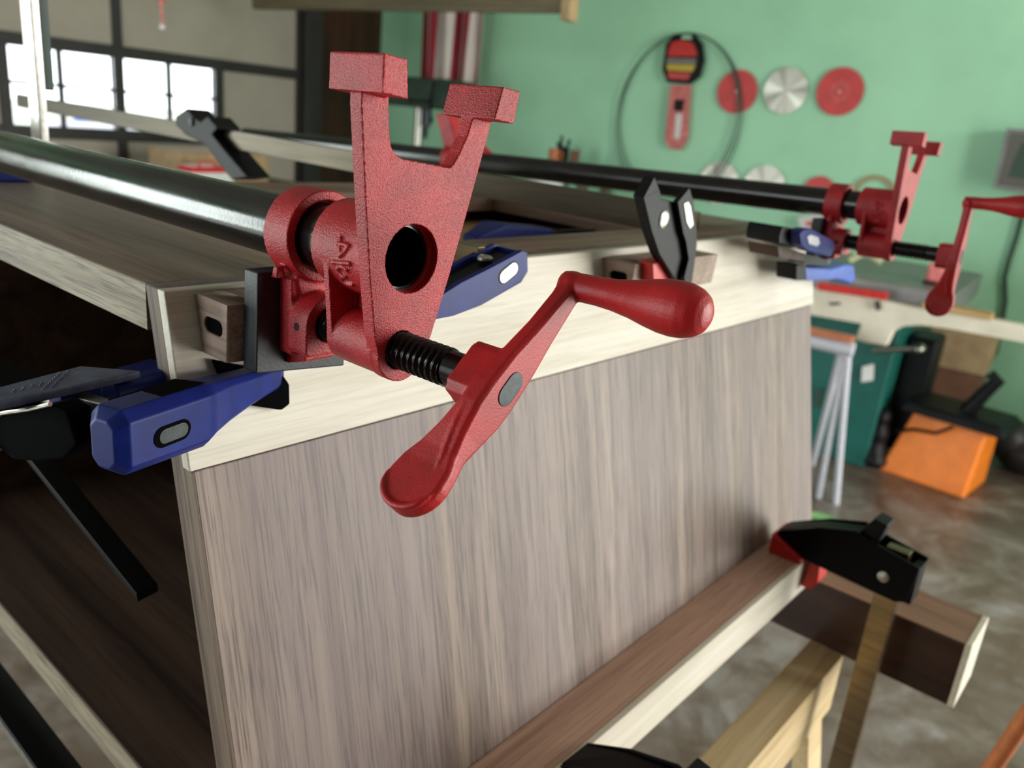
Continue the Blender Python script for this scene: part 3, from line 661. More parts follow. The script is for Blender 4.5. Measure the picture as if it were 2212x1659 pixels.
# far corner clamp
q = thing('quick_clamp', W(600, 60, -70), 'blue one-hand bar clamp with a white slot at the far end of the pale strip', 'clamp', 'blue one-hand clamps')
b = MB(); slot_plate(b, [(1728, 505), (1738, 495), (1752, 494), (1800, 520), (1805, 535), (1795, 556), (1745, 543), (1731, 530)], 40, .010); fj = build('fixed_jaw', b, M['blue'], q, bevel=.0012)
b = MB(); slot_plate(b, [(1744, 512), (1752, 507), (1768, 513), (1771, 526), (1765, 532), (1748, 527)], 39.2, .002); build('bar_end', b, M['white_metal'], fj)
b = MB(); slot_plate(b, [(1691, 489), (1735, 497), (1745, 540), (1683, 526), (1684, 510)], 51, .03); build('jaw_channel', b, M['black'], q, bevel=.0012)
b = MB(); slot_plate(b, [(1680, 531), (1740, 547), (1738, 566), (1683, 556)], 56, .028); build('jaw_pad', b, M['walnut_dark'], q, bevel=.001)
b = MB(); slot_plate(b, [(1735, 547), (1790, 560), (1788, 575), (1737, 570)], 62, .016); build('trigger_body', b, M['black'], q, bevel=.001)
b = MB(); slot_plate(b, [(1721, 572), (1742, 572), (1742, 606), (1720, 606)], 61, .02); build('handle_end', b, M['black'], q, bevel=.001)
b = MB(); slot_plate(b, [(1741, 575), (1800, 580), (1832, 570), (1847, 573), (1850, 606), (1838, 614), (1800, 604), (1741, 607)], 60, .022); build('handle', b, M['blue_light'], q, bevel=.003)['label'] = 'lighter blue handle'
b = MB(); pb = onY(1690, 497, 60); zb_0 = W(0, 0, TOP + 1).z; b.box(-.003, .003, .08, .7, 0, 1, lambda p: Vector((pb.x + p.x, pb.y + p.y, zb_0 + p.z * .016))); build('bar', b, M['bar_steel'], q, bevel=.0005)

# upright clamp on the far left corner of the top
q = thing('quick_clamp', W(60, 486, -29), 'steel clamp bar standing upright on the far left corner of the cabinet top', 'clamp', 'blue one-hand clamps')
b = MB(); b.box(54, 60.5, 481, 500, -30, 420, lambda p: W(*p)); build('bar', b, M['steel'], q, bevel=.0008)
b = MB(); b.box(61, 68, 484, 496, 40, 420, lambda p: W(*p)); build('bar_side_reflection', b, M['dark_green'], q, bevel=.0008)  # green strip painted in as the bar's side reflecting the wall
b = MB(); b.loft([[W(x, 478, z) for x, z in ((-14, -28.5), (46, -28.5), (46, -8), (-14, -16))], [W(x, 502, z) for x, z in ((-14, -28.5), (46, -28.5), (46, -8), (-14, -16))]]); build('fixed_jaw', b, M['blue'], q, bevel=.002)

# flat dark bar hanging inside the open end
b = MB(); p = dep(62, 955, .47); r_ = dep(318, 1272, .40); e1 = (r_ - p).normalized(); wv = (dep(345, 1262, .40) - dep(297, 1284, .40)); wv = (wv - e1 * wv.dot(e1)); wv = Matrix.Rotation(math.radians(-32), 3, e1) @ wv; tv = e1.cross(wv).normalized() * .006
p = p - e1 * .05
b.hexa([p - wv / 2 - tv, p + wv / 2 - tv, p + wv / 2, p - wv / 2, r_ - wv / 2 - tv, r_ + wv / 2 - tv, r_ + wv / 2, r_ - wv / 2])
fb = build('clamp_bar', b, M['black_gloss'], org=p, bevel=.0006)
tag(fb, 'flat black clamp bar slanting down inside the open end of the cabinet', 'bar')
b = MB(); hc = p.lerp(r_, .93); nrm = tv.normalized(); b.cyl(hc + nrm * .0002, hc - nrm * .0005, .0022, None, 16); b.cyl(hc - nrm * .0065, hc + nrm * .0002, .0022, None, 16); build('pin', b, M['screw'], fb, org=fb['_org'][:])

# steel bar clamp passing under the cabinet, lower left
q = thing('bar_clamp', W(-60, 300, -352), 'dark steel clamp bar with a bright edge running under the cabinet at lower left', 'clamp')
b = MB(); b.box(-70, -50.5, -40, 900, -352, -345, lambda p: W(*p)); build('bar', b, M['dark_bar'], q, bevel=.0006)
b = MB(); b.box(-70.6, -70, -40, 900, -351.6, -345.4, lambda p: W(*p)); build('bright_edge', b, M['steel'], q)

# black bar clamp over the top
q = thing('bar_clamp', W(330, 90, -30), 'black jawed bar clamp whose long steel bar lies over the cabinet top', 'clamp')
bp = W(318, 62, 5); be = W(318, 1290, 17)
b = MB(); hh = Vector((0, 0, -.020)); tt = Vector((.006, 0, 0)); b.hexa([bp + hh, bp + hh + tt, be + hh + tt, be + hh, bp, bp + tt, be + tt, be]); build('bar', b, M['brown_bar'], q, bevel=.0006)
Yj = 52
b = MB(); slot_plate(b, [(1464, 437), (1478, 420), (1490, 405), (1497, 430), (1505, 490), (1506, 530), (1502, 560), (1494, 620), (1482, 632), (1478, 600), (1488, 560), (1482, 522), (1476, 505)], Yj, .004); jf = build('fixed_jaw', b, M['black'], q, bevel=.0006)
b = MB()
lw = [(1390, 425), (1414, 382), (1425, 410), (1430, 430), (1464, 438), (1476, 505), (1482, 545), (1488, 600), (1482, 632), (1470, 620), (1450, 590), (1425, 550), (1408, 500)]
slot_plate(b, lw, Yj + 4.5, .008); slot_plate(b, [(1390, 428), (1414, 382), (1425, 412), (1410, 420)], Yj, .006)
build('jaw_channel', b, M['black'], jf, bevel=.0005)
for nm, x, y, rr in (('rivet', 1435, 474, .0062),):
    c = onY(x, y, Yj + 4.4); b = MB(); b.lathe([(rr, 0), (rr, .001), (rr * .6, .0022), (.0005, .0026)], c + Vector((0, .0004, 0)), (0, -1, 0), 20); build(nm, b, M['steel'], jf)
b = MB(); slot_plate(b, [(1478, 440), (1487, 436), (1492, 446), (1498, 485), (1491, 494), (1484, 480)], Yj - .6, .003); build('bar_end', b, M['steel'], jf)
b = MB(); slot_plate(b, [(1410, 570), (1440, 560), (1452, 590), (1455, 615), (1412, 612)], 62, .012); build('jaw_pad', b, M['bright_red'], q, bevel=.001)
# sliding jaw at the back
b = MB(); b.slab([(377, 252), (392, 241), (402, 233), (418, 252), (432, 262), (447, 250), (470, 276), (458, 290), (482, 320), (536, 383), (500, 389), (470, 352), (446, 316), (420, 302), (400, 292), (379, 270)], W(306, 0, 0), Vector((1, 0, 0)), .03); sj = build('sliding_jaw', b, M['black'], q, bevel=.002)
c = onX(413, 263, 305.5); b = MB(); b.lathe([(.005, 0), (.005, .002), (.0005, .003)], c, (-1, 0, 0), 16); build('rivet', b, M['dull_steel'], sj)

# clamps with a vertical bar on the base rail
def rail_clamp(label):
    t = thing('bar_clamp', W(530, -80, -325), label, 'clamp', 'black clamps with upright bars on the base rail')
    f2 = lambda u, v, w_: W(w_, u, v)
    side = [(21, -300), (24, -306), (-5, -319), (-92, -323.5), (-101, -319), (-104, -284), (-70, -278), (-46, -272), (-14, -282)]
    b = MB(); b.prism(side, f2, 520, 523); b.prism(side, f2, 547, 550); b.prism([(21, -300), (-14, -283), (-46, -274), (-60, -277), (-60, -281), (-14, -287), (18, -304)], f2, 523, 547)
    b.box(523, 547, -104, -97, -322, -286, lambda p: W(*p))
    j = build('fixed_jaw', b, M['black_gloss'], t, bevel=.0008)
    b = MB(); b.prism([(-48, -274), (-66, -277), (-70, -258), (-58, -256)], f2, 524, 546); build('release_lever', b, M['black'], j, bevel=.001)
    b = MB(); b.lathe([(.005, 0), (.005, .0012), (.001, .002)], W(520, -78, -304), (-1, 0, 0), 20); build('rivet', b, M['steel'], j)
    b = MB(); b.box(529, 541, -92, -72, -600, -279, lambda p: W(*p)); build('bar', b, M['bar_steel'], t, bevel=.0006)
    b = MB(); b.prism([(26, -303), (26, -323.6), (-6, -323.6), (-6, -318)], f2, 516, 552); build('jaw_pad', b, M['bright_red'], t, bevel=.0012)
    b = MB(); b.prism([(-10, -322), (-20, -322), (-22, -342), (-16, -352), (-7.2, -352)], f2, 530, 553); build('jaw_pad', b, M['bright_red'], t, bevel=.0012)
    return t
rc = rail_clamp('black bar clamp with red pads on the far end of the base rail')
rc2 = copy_tree(rc, Vector((-.375, -.02, -.026))); rc2['label'] = 'black bar clamp cut off by the picture edge, only its top frame showing'

# ------------------------------------------------------------------ supports
bm_ = thing('walnut_beam', W(617, 200, -440), 'walnut box beam with a pale end lying under the far end of the cabinet', 'beam')
b = MB(); b.box(584, 652, -147, 640, -436, -368, lambda p: W(*p)); build('beam_body', b, M['beam'], bm_, bevel=.0008)
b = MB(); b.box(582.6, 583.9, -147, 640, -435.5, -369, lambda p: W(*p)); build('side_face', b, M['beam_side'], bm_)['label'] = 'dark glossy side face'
b = MB(); b.box(582.5, 652.5, -153, -147.2, -436.5, -367.5, lambda p: W(*p)); build('beam_end', b, M['maple_end'], bm_, bevel=.0008)['label'] = 'pale edge of the beam end'
pe = onZ(1815, 1418, A.z - .437); sx1 = (pe - A).x * 1000; sy = (pe - A).y * 1000
sh = thing('sawhorse', W(sx1 - 350, sy + 20, 0) * 1 - Vector((0, 0, A.z)), 'pine sawhorse under the walnut beam', 'sawhorse')
b = MB(); b.box(sx1 - 800, sx1 + 6, sy - 2, sy + 34, -505, -437.5, lambda p: W(*p)); build('top_rail', b, M['pine'], sh, bevel=.002)
for xa, s in ((sx1 - 30, -1), (sx1 - 30, 1), (sx1 - 760, -1), (sx1 - 760, 1)):
    b = MB(); ya = sy + 16 + s * 8; t0 = W(xa, ya, -506); fl = Vector((t0.x, t0.y + s * .16, 0.0)); h1 = Vector((.019, 0, 0)); h2 = Vector((0, .0085, 0))
    b.hexa([fl - h1 - h2, fl + h1 - h2, fl + h1 + h2, fl - h1 + h2, t0 - h1 - h2, t0 + h1 - h2, t0 + h1 + h2, t0 - h1 + h2]); build('leg', b, M['pine'], sh, bevel=.002)
# second sawhorse would stand out of the picture under the left end

# ------------------------------------------------------------------ green wall: blades, coil, packages, filter, cord
def disc_on_wall(px, py, rpx, mat, label, name='saw_blade', group='saw blades hung on the green wall', hole=True, off=.02, ring=False):
    c = onU(px, py, UW - off); e = onU(px, py - rpx, UW - off); r = (e - c).length
    n = 48; pts = []
    for i in range(n * 2):
        a = PI * i / n; rr = r * (1 if i % 2 else .965) if mat != 'tan_ring' else r
        pts.append((rr * math.cos(a), rr * math.sin(a)))
    b = MB(); hl = circle(r * (.78 if ring else .06), 32)
    b.prism([pts, hl], lambda u, v, w_: c + V * u + Z * v + U * w_, -.001, .002)
    t = build(name, b, M[mat], org=c, rotz=TH); tag(t, label, 'saw blade' if not ring else 'ring', group)
    b = MB(); b.cyl(c - U * .012, c + U * off, r * .045 if not ring else .004, None, 12); build('peg', b, M['steel'], t)
    return t, c, r
disc_on_wall(1592, 198, 48, 'disc_red', 'red blade disc behind the right side of the coiled bandsaw blade')
disc_on_wall(1697, 196, 51, 'blade', 'bare brushed-steel saw blade between two red discs, upper row')
t, c, r = disc_on_wall(1814, 198, 53, 'disc_red', 'red blade disc with pale printed rings, end of the upper row')
b = MB()
for k in (.24, .36): b.lathe([(r * k, 0), (r * (k + .035), 0), (r * (k + .035), .0006), (r * k, .0006)], c - U * .0018, -U, 40, True)
build('printed_ring', b, M['pink_red'], t)
disc_on_wall(1552, 396, 47, 'blade', 'silver saw blade at the start of the lower row, under the coil')
disc_on_wall(1650, 404, 48, 'blade', 'dull steel saw blade second in the lower row, half hidden by the far pipe')
disc_on_wall(1768, 416, 36, 'disc_red', 'red disc peeping over the far pipe beside its clamp jaw')
disc_on_wall(1885, 424, 46, 'tan_ring', 'tan ring hanging behind the far clamp head', 'ring', None, ring=True)

# coiled bandsaw blade
c0 = onU(1460, 262, UW - .03); rv = (onU(1322, 262, UW - .03) - onU(1590, 262, UW - .03)).length / 2; rz_ = (onU(1460, 72, UW - .03) - onU(1460, 440, UW - .03)).length / 2
t = thing('bandsaw_blade', c0 - Z * rz_, 'large thin coil of dark bandsaw blade hung on the green wall', 'blade', rz=TH)
for k in range(3):
    b = MB(); kk = 1 - .035 * k
    b.sweep([c0 + V * (rv * kk * math.cos(2 * PI * i / 64)) + Z * (rz_ * (1 - kk) + rz_ * kk * math.sin(2 * PI * i / 64)) - U * (.004 * k) for i in range(64)], .0038, 8, True); build('loop', b, M['coil'], t)
# package on the coil
def wall_slab(name, px, off, th, mat, parent=None): b = MB(); b.slab(px, U * (UW - off), U, th); return build(name, b, M[mat], parent, bevel=.0015, rotz=TH)
pk = wall_slab('blade_package', [(1430, 150), (1438, 95), (1456, 73), (1500, 73), (1517, 95), (1521, 130), (1512, 165), (1490, 182), (1440, 178)], .05, .018, 'black')
tag(pk, 'black package with red and yellow label hanging inside the coiled blade', 'package')
wall_slab('label_band', [(1443, 110), (1450, 92), (1472, 86), (1496, 92), (1505, 112), (1505, 122), (1442, 122)], .0515, .001, 'bright_red', pk)
wall_slab('label_band', [(1440, 126), (1504, 128), (1502, 138), (1440, 136)], .0515, .001, 'iron', pk)
wall_slab('label_band', [(1440, 138), (1502, 140), (1496, 155), (1441, 152)], .0515, .001, 'yellow', pk)
wall_slab('label_band', [(1442, 156), (1492, 158), (1486, 172), (1444, 170)], .0515, .001, 'disc_red', pk)
wall_slab('hang_hole', [(1474, 76), (1492, 76), (1495, 84), (1472, 84)], .0515, .001, 'green_wall', pk)
sh_ = wall_slab('blade_sheath', [(1448, 184), (1492, 184), (1484, 300), (1470, 324), (1446, 322), (1436, 300)], .045, .014, 'pink_red')
tag(sh_, 'faded red blade sleeve hanging below the black package', 'sleeve')
wall_slab('print', [(1456, 215), (1478, 215), (1476, 240), (1455, 240)], .0465, .001, 'black', sh_)
wall_slab('print', [(1460, 246), (1474, 246), (1468, 300), (1456, 300)], .0465, .001, 'white', sh_)
pb_ = wall_slab('plastic_bag', [(1722, 470), (1770, 462), (1790, 470), (1784, 500), (1745, 506), (1728, 492)], .08, .03, 'white'); tag(pb_, 'white plastic package with red print hanging behind the far clamp', 'package')
wall_slab('print', [(1740, 478), (1775, 474), (1770, 488), (1742, 490)], .083, .002, 'pink_red', pb_)
# mesh filter box and cord at the right edge
fl = wall_slab('filter_panel', [(2175, 277), (2330, 290), (2300, 430), (2144, 406)], .17, .16, 'iron'); tag(fl, 'grey square panel with wire mesh on the green wall, at the right edge', 'panel')
wall_slab('mesh', [(2184, 286), (2320, 298), (2292, 420), (2154, 398)], .172, .003, 'wire_mesh', fl)
wall_slab('dark_core', [(2205, 310), (2300, 318), (2280, 400), (2176, 380)], .1735, .002, 'cord', fl)
pts = [onU(x, y, UW - .03) for x, y in ((2225, 425), (2210, 455), (2196, 510), (2180, 560), (2170, 600), (2172, 650), (2166, 690), (2160, 720), (2152, 760), (2130, 800), (2112, 830), (2104, 870), (2100, 930))]
b = MB(); b.sweep([p_.lerp(q_, i / 3) for p_, q_ in zip(pts[:-1], pts[1:]) for i in range(3)], .012, 8); tag(build('power_cord', b, M['cord'], rotz=TH), 'dark cord hanging down the green wall below the mesh panel', 'cord')

# flag, beam, pull cord
uf = 4.92
t = thing('flag', onU(975, 200, uf), 'red and white striped flag hanging in folds near the corner', 'flag', rz=TH)
nx, nz = 60, 14; pl = onU(905, 60, uf).dot(V); pr = onU(1050, 60, uf).dot(V); zt = 2.5
verts = []; uvs = []; zb0 = onU(975, 185, uf).z
for j in range(nz + 1):
    for i in range(nx + 1):
        s = i / nx; zb = zb0 + .02 * math.cos(s * 7); k = j / nz; taper = .86 + .14 * k
        vv = (pl + pr) / 2 + (pr - pl) * (s - .5) * taper; verts.append(R(uf + .035 * math.sin(s * 22 + k) + .01 * math.sin(s * 51), vv, zb + (zt - zb) * k)); uvs.append((s, k))
fs = [(j * (nx + 1) + i, j * (nx + 1) + i + 1, (j + 1) * (nx + 1) + i + 1, (j + 1) * (nx + 1) + i) for j in range(nz) for i in range(nx)]
me = bpy.data.meshes.new('cloth'); o0 = Vector(t['_org'][:]); inv = Matrix.Rotation(-TH, 3, 'Z'); me.from_pydata([inv @ (p_ - o0) for p_ in verts], [], fs)
uvl = me.uv_layers.new(name='UVMap')
for lp in me.loops: uvl.data[lp.index].uv = uvs[lp.vertex_index]
me.polygons.foreach_set('use_smooth', [True] * len(me.polygons)); me.materials.append(M['flag'])
cl = bpy.data.objects.new('cloth', me); COL.objects.link(cl); cl.parent = t
md = cl.modifiers.new('t', 'SOLIDIFY'); md.thickness = .003
b = MB(); b.cyl(R(uf, pl + .06, zt + .01), R(uf, pr - .06, zt + .01), .012); build('flag_rod', b, M['rustic'], t)
ub = 3.5; z0_ = onU(1000, 24, ub).z; va = onU(1226, 10, ub).dot(V)
t = thing('overhead_beam', R(ub, va + 1.5, z0_), 'brown beam hung overhead, its end above the green wall', 'beam', rz=TH)
b = MB(); rbox(b, ub, ub + .05, va + .03, va + 2.3, z0_, z0_ + .10); build('beam_body', b, M['rustic'], t, bevel=.003)
b = MB(); rbox(b, ub - .01, ub + .07, va - .02, va + .03, z0_ - .035, z0_ + .11); build('end_cap', b, M['card_light'], t, bevel=.003)
for vv in (va + .3, va + 2.1):
    b = MB(); rbox(b, ub + .015, ub + .035, vv, vv + .04, z0_ + .1, CEIL); build('hanger', b, M['door_frame'], t)
t = thing('pull_cord', dep(350, 60, 3.0), 'thin red release cord hanging in front of the garage door', 'cord')
p1 = dep(350, 58, 3.0); p1t = Vector((p1.x, p1.y, CEIL))
b = MB(); b.cyl(p1, p1t, .004, None, 8); build('cord', b, M['pink_red'], t)
p2 = dep(349, 4, 3.0); b = MB(); b.cyl(p2 + Vector((0, 0, .0)), p2 + Vector((0, 0, .06)), .013, .009, 12); build('handle', b, M['bright_red'], t)
b = MB(); b.ball(p1, .01, 10); build('knot', b, M['white'], t)

# ------------------------------------------------------------------ drill press in the corner, bench along the green wall
ud = 4.45; vc = onU(892, 260, ud).dot(V)
t = thing('drill_press', R(ud + .05, vc - .05, 0), 'dark green drill press with a bright steel column near the corner', 'drill press', rz=TH)
def zU(px, py, u): return onU(px, py, u).z
zt_, zb_ = zU(900, 168, ud), zU(900, 232, ud); v0, v1 = onU(1005, 200, ud).dot(V), onU(848, 200, ud).dot(V)
b = MB(); b.loft([[R(ud - .12 + du, vv, zz) for vv, zz in ((v0, zb_ + .05), (v0, zt_ - .05), (v0 + .05, zt_), (v1 - .08, zt_), (v1, zt_ - .04), (v1, zb_), (v0 + .1, zb_))] for du in (0, .26)]); hd = build('drill_head', b, M['dark_green'], t, bevel=.012)
b = MB(); b.cyl(R(ud - .02, onU(925, 250, ud).dot(V), zb_ + .01), R(ud - .02, onU(925, 250, ud).dot(V), zb_ - .12), .035); b.cyl(R(ud - .02, onU(925, 250, ud).dot(V), zb_ - .12), R(ud - .02, onU(925, 250, ud).dot(V), zb_ - .2), .02, .012); build('quill', b, M['dark_bar'], t)
b = MB(); b.cyl(R(ud + .06, vc, .04), R(ud + .06, vc, zb_ + .02), .036); build('column', b, M['steel'], t)
b = MB(); rbox(b, ud - .22, ud + .14, vc - .3, vc + .1, .88, .91); build('work_table', b, M['iron'], t, bevel=.004)
b = MB(); rbox(b, ud - .25, ud + .16, vc - .28, vc + .14, 0, .05); build('base', b, M['dark_green'], t, bevel=.006)
for a in (0, 2 * PI / 3, 4 * PI / 3):
    b = MB(); hc_ = R(ud - .13, onU(955, 245, ud).dot(V), zb_ + .04); e_ = hc_ - U * .05 + (V * math.cos(a) + Z * math.sin(a)) * .13; b.cyl(hc_, e_, .006); b.ball(e_, .014, 12); build('feed_handle', b, M['black_gloss'], hd)
bz = zU(1215, 352, 4.75)
t = thing('workbench', R(4.8, 3.1, 0), 'wall bench along the green wall behind the pipes', 'bench', rz=TH)
b = MB(); vb_ = onU(1288, 345, 4.75).dot(V); vc_ = onU(1150, 345, 4.75).dot(V); rbox(b, 4.66, UW - .01, vb_, vc_, bz - .04, bz); build('bench_top', b, M['rustic'], t, bevel=.003)
for uu, vv in ((4.68, vb_ + .03), (4.68, vc_ - .1), (5.0, vb_ + .03), (5.0, vc_ - .1)):
    b = MB(); rbox(b, uu, uu + .06, vv, vv + .06, 0, bz - .041); build('leg', b, M['rustic'], t, bevel=.003)
def on_bench(px, u): return R(u, onU(px, 345, u).dot(V), bz)
c = on_bench(1196, 4.75); t = thing('mug', c, 'small brown mug on the wall bench', 'mug'); b = MB(); b.tube(c, (0, 0, 1), .034, .038, .085, 24); b.cyl(c, c + Z * .01, .036); build('mug_body', b, M['copper'], t)
b = MB(); b.sweep([c + V * -.037 + Z * .07, c - V * .065 + Z * .06, c - V * .065 + Z * .03, c - V * .037 + Z * .02], .006, 8); build('handle', b, M['copper'], t)
c = on_bench(1213, 4.82); t = thing('tool_jar', c, 'dark jar of tool handles on the wall bench', 'jar'); b = MB(); b.lathe([(.04, 0), (.045, .02), (.045, .09), (.036, .1), (.03, .1), (.03, .09)], c, (0, 0, 1), 24); build('jar_body', b, M['black'], t)
for i, (dx, dy, h_) in enumerate(((.01, .01, .17), (-.015, .012, .15), (.012, -.016, .13))):
    b = MB(); p_ = c + V * dx + U * dy; b.cyl(p_ + Z * .02, p_ + Z * h_ + V * dx * 1.5, .008, .011, 12); build('tool_handle', b, M['black' if i else 'dark_green'], t)
c = on_bench(1240, 4.8); t = thing('paint_can', c, 'small tan can on the wall bench', 'can'); b = MB(); b.lathe([(.03, 0), (.032, .003), (.031, .08), (.033, .082), (.033, .088), (.028, .088), (.02, .085)], c, (0, 0, 1), 24); build('can_body', b, M['card'], t)
b = MB(); b.sweep([c + V * .032 + Z * .08, c + V * .03 + Z * .1, c + Z * .115, c - V * .03 + Z * .1, c - V * .032 + Z * .08], .002, 6); build('bail', b, M['dull_steel'], t)
wb = onU(1180, 395, 4.1); t = thing('plastic_tub', Vector((wb.x, wb.y, .86)), 'pale plastic tub showing between the far pipe and the steel bar', 'tub', rz=TH)
b = MB(); b.lathe([(.075, 0), (.09, .02), (.1, .2), (.106, .2), (.106, .212), (.09, .21)], Vector((wb.x, wb.y, .9)), (0, 0, 1), 32); tb = build('tub_body', b, M['white'], t)
b = MB(); b.lathe([(.105, .212), (.107, .222), (.09, .226), (.01, .228)], Vector((wb.x, wb.y, .9)), (0, 0, 1), 32); build('lid', b, M['pink_red'], t)
t = thing('stool', Vector((wb.x, wb.y, 0)), 'plain wooden stand under the pale tub', 'stand', rz=TH)
b = MB(); b.box(wb.x - .17, wb.x + .17, wb.y - .17, wb.y + .17, .87, .9); build('seat', b, M['rustic'], t, bevel=.004)
for sx_ in (-1, 1):
    for sy_ in (-1, 1):
        b = MB(); b.cyl((wb.x + sx_ * .15, wb.y + sy_ * .15, 0), (wb.x + sx_ * .12, wb.y + sy_ * .12, .872), .018, None, 12); build('leg', b, M['rustic'], t)

# low table with box and red case in front of the garage door
vt = 4.3
zc0 = onV(480, 392, vt).z
t = thing('side_table', R(onV(480, 380, vt).dot(U), vt + .2, 0), 'low work table in front of the garage door', 'table', rz=TH)
ua, ub_ = onV(330, 380, vt).dot(U), onV(650, 380, vt).dot(U)
b = MB(); rbox(b, ua, ub_, vt - .35, vt + .45, zc0 - .05, zc0 - .01); build('table_top', b, M['rustic'], t, bevel=.003)
for uu in (ua + .03, ub_ - .09):
    for vv in (vt - .32, vt + .36):
        b = MB(); rbox(b, uu, uu + .06, vv, vv + .06, 0, zc0 - .052); build('leg', b, M['rustic'], t, bevel=.003)
x0_, x1_ = onV(387, 350, vt).dot(U), onV(580, 350, vt).dot(U); zt2 = onV(480, 333, vt).z
t = thing('cardboard_box', R((x0_ + x1_) / 2, vt + .15, zc0 - .01), 'tan cardboard box on the table in front of the garage door', 'box', rz=TH)
b = MB(); rbox(b, x0_, x1_, vt, vt + .3, zc0 - .009, zt2); bx_ = build('carton', b, M['card_light'], t, bevel=.003)
b = MB(); rbox(b, x0_, x1_, vt - .004, vt + .14, zt2 + .001, zt2 + .005); build('flap', b, M['card_light'], t); b = MB(); rbox(b, x0_, x1_, vt + .15, vt + .304, zt2 + .001, zt2 + .005); build('flap', b, M['card_light'], t)
vr = 4.05; r0, r1 = onV(400, 370, vr).dot(U), onV(492, 370, vr).dot(U); zr0, zr1 = zc0 - .01, onV(440, 358, vr).z
t = thing('tool_case', R((r0 + r1) / 2, vr, zr0), 'small red tool case in front of the tan cardboard box', 'case', rz=TH)
b = MB(); rbox(b, r0, r1, vr - .06, vr + .06, zr0, zr1 - .03); build('case_body', b, M['white'], t, bevel=.006); b = MB(); rbox(b, r0 - .004, r1 + .004, vr - .064, vr + .064, zr1 - .03, zr1); build('lid', b, M['bright_red'], t, bevel=.006)
b = MB(); um_ = (r0 + r1) / 2; b.sweep([R(um_ - .05, vr, zr1), R(um_ - .045, vr, zr1 + .025), R(um_ + .045, vr, zr1 + .025), R(um_ + .05, vr, zr1)], .006, 8); build('handle', b, M['bright_red'], t)

# ------------------------------------------------------------------ table saw and clutter at the right
us = 3.50
t = thing('table_saw', R(4.15, .85, 0), 'green cabinet table saw with a long cream front rail', 'table saw', rz=TH)
v_r = onplane(1868, 1004, U * 3.9, U).dot(V)
b = MB(); b.loft([[R(3.9, v_r, 0), R(3.9, v_r + .5, 0), R(4.4, v_r + .5, 0), R(4.4, v_r, 0)], [R(3.86, v_r - .015, .70), R(3.86, v_r + .53, .70), R(4.44, v_r + .53, .70), R(4.44, v_r - .015, .70)]]); bs_ = build('cabinet_base', b, M['machine_green'], t, bevel=.012)
def usl(name, px, u, th, mat, parent=None, bev=.002): b = MB(); b.slab(px, U * u, U, th); return build(name, b, M[mat], parent, bevel=bev)
b = MB(); rbox(b, 4.1, 4.36, v_r - .15, v_r - .02, .06, .62); build('motor_cover', b, M['black'], t, bevel=.02)
usl('data_plate', [(1862, 792), (1888, 786), (1886, 822), (1860, 826)], 3.855, .003, 'white', bs_)
usl('access_panel', [(1762, 842), (1776, 836), (1772, 880), (1758, 882)], 3.865, .003, 'dark_green', bs_)
usl('front_rail', [(1700, 612), (1800, 627), (1960, 660), (2100, 683), (2330, 722), (2330, 760), (2212, 741), (2080, 716), (1990, 703), (1950, 705), (1930, 716), (1915, 748), (1875, 741), (1845, 734), (1860, 700), (1700, 672)], us, .05, 'cream', t, .006)
usl('slot', [(1788, 654), (1812, 652), (1818, 658), (1795, 660)], us - .002, .004, 'door_frame', t, .0005)
usl('lock_knob', [(1888, 652), (1898, 650), (1902, 668), (1892, 672)], us - .02, .02, 'door_frame', t, .002)
zt3 = onU(1960, 655, us).z
b = MB(); rbox(b, us + .055, 4.45, onU(2060, 650, us + .06).dot(V), onU(1700, 620, us + .06).dot(V), zt3 - .05, zt3 + .055); build('saw_table', b, M['iron'], t, bevel=.004)
b = MB(); rbox(b, 3.95, 4.35, v_r, v_r + .5, .69, zt3 - .045); build('trunnion', b, M['door_frame'], t)
b = MB(); p_ = onU(1985, 752, 3.8); b.cyl(p_, R(3.9, v_r + .12, .55), .014); b.ball(p_, .028, 14, (1.2, 1, .8)); build('handwheel', b, M['steel'], t)
b = MB(); pa, pb2 = onU(1768, 618, us - .03), onU(1916, 640, us - .03); b.cyl(pa, pb2, .016); fz = build('fence_bar', b, M['bright_red'], t)
p_ = onU(2028, 590, 3.75); v5 = p_.dot(V)
t = thing('red_block', R(3.8, v5, zt3 + .056), 'small red push block on the saw table', 'block', rz=TH)
b = MB(); b.prism([(-.045, 0), (.045, 0), (.045, .07), (.03, .082), (-.03, .082), (-.045, .07)], lambda u, v, w_: R(3.75 + w_, v5 + u, zt3 + .0565 + v + .01), 0, .1); build('block_body', b, M['pink_red'], t, bevel=.008)
b = MB(); rbox(b, 3.745, 3.86, v5 - .05, v5 + .05, zt3 + .0555, zt3 + .067); build('base_pad', b, M['black'], t)
pts = [onU(x, y, 3.7) for x, y in ((1836, 562), (1852, 552), (1868, 547), (1885, 552), (1904, 566))]
b = MB(); b.sweep(pts, .016, 8); tag(build('yellow_hose', b, M['pale_yellow'], rotz=TH), 'short pale yellow hose arching up behind the far clamp screw', 'hose')
pc = onU(2068, 668, us + .01); pc2 = onU(2010, 664, us + .01); v7 = pc.dot(V); zr_ = onU(2068, 678, us).z
t = build('wood_offcut', MB().box(0, .1, -.12, .12, .001, .022, lambda p: R(us - .02 + p.x, v7 + p.y, zr_ + p.z - p.y * .0)), M['tan_ply'], rotz=TH, bevel=.002); tag(t, 'thin tan offcut lying on the saw rail beyond the saw table', 'offcut')

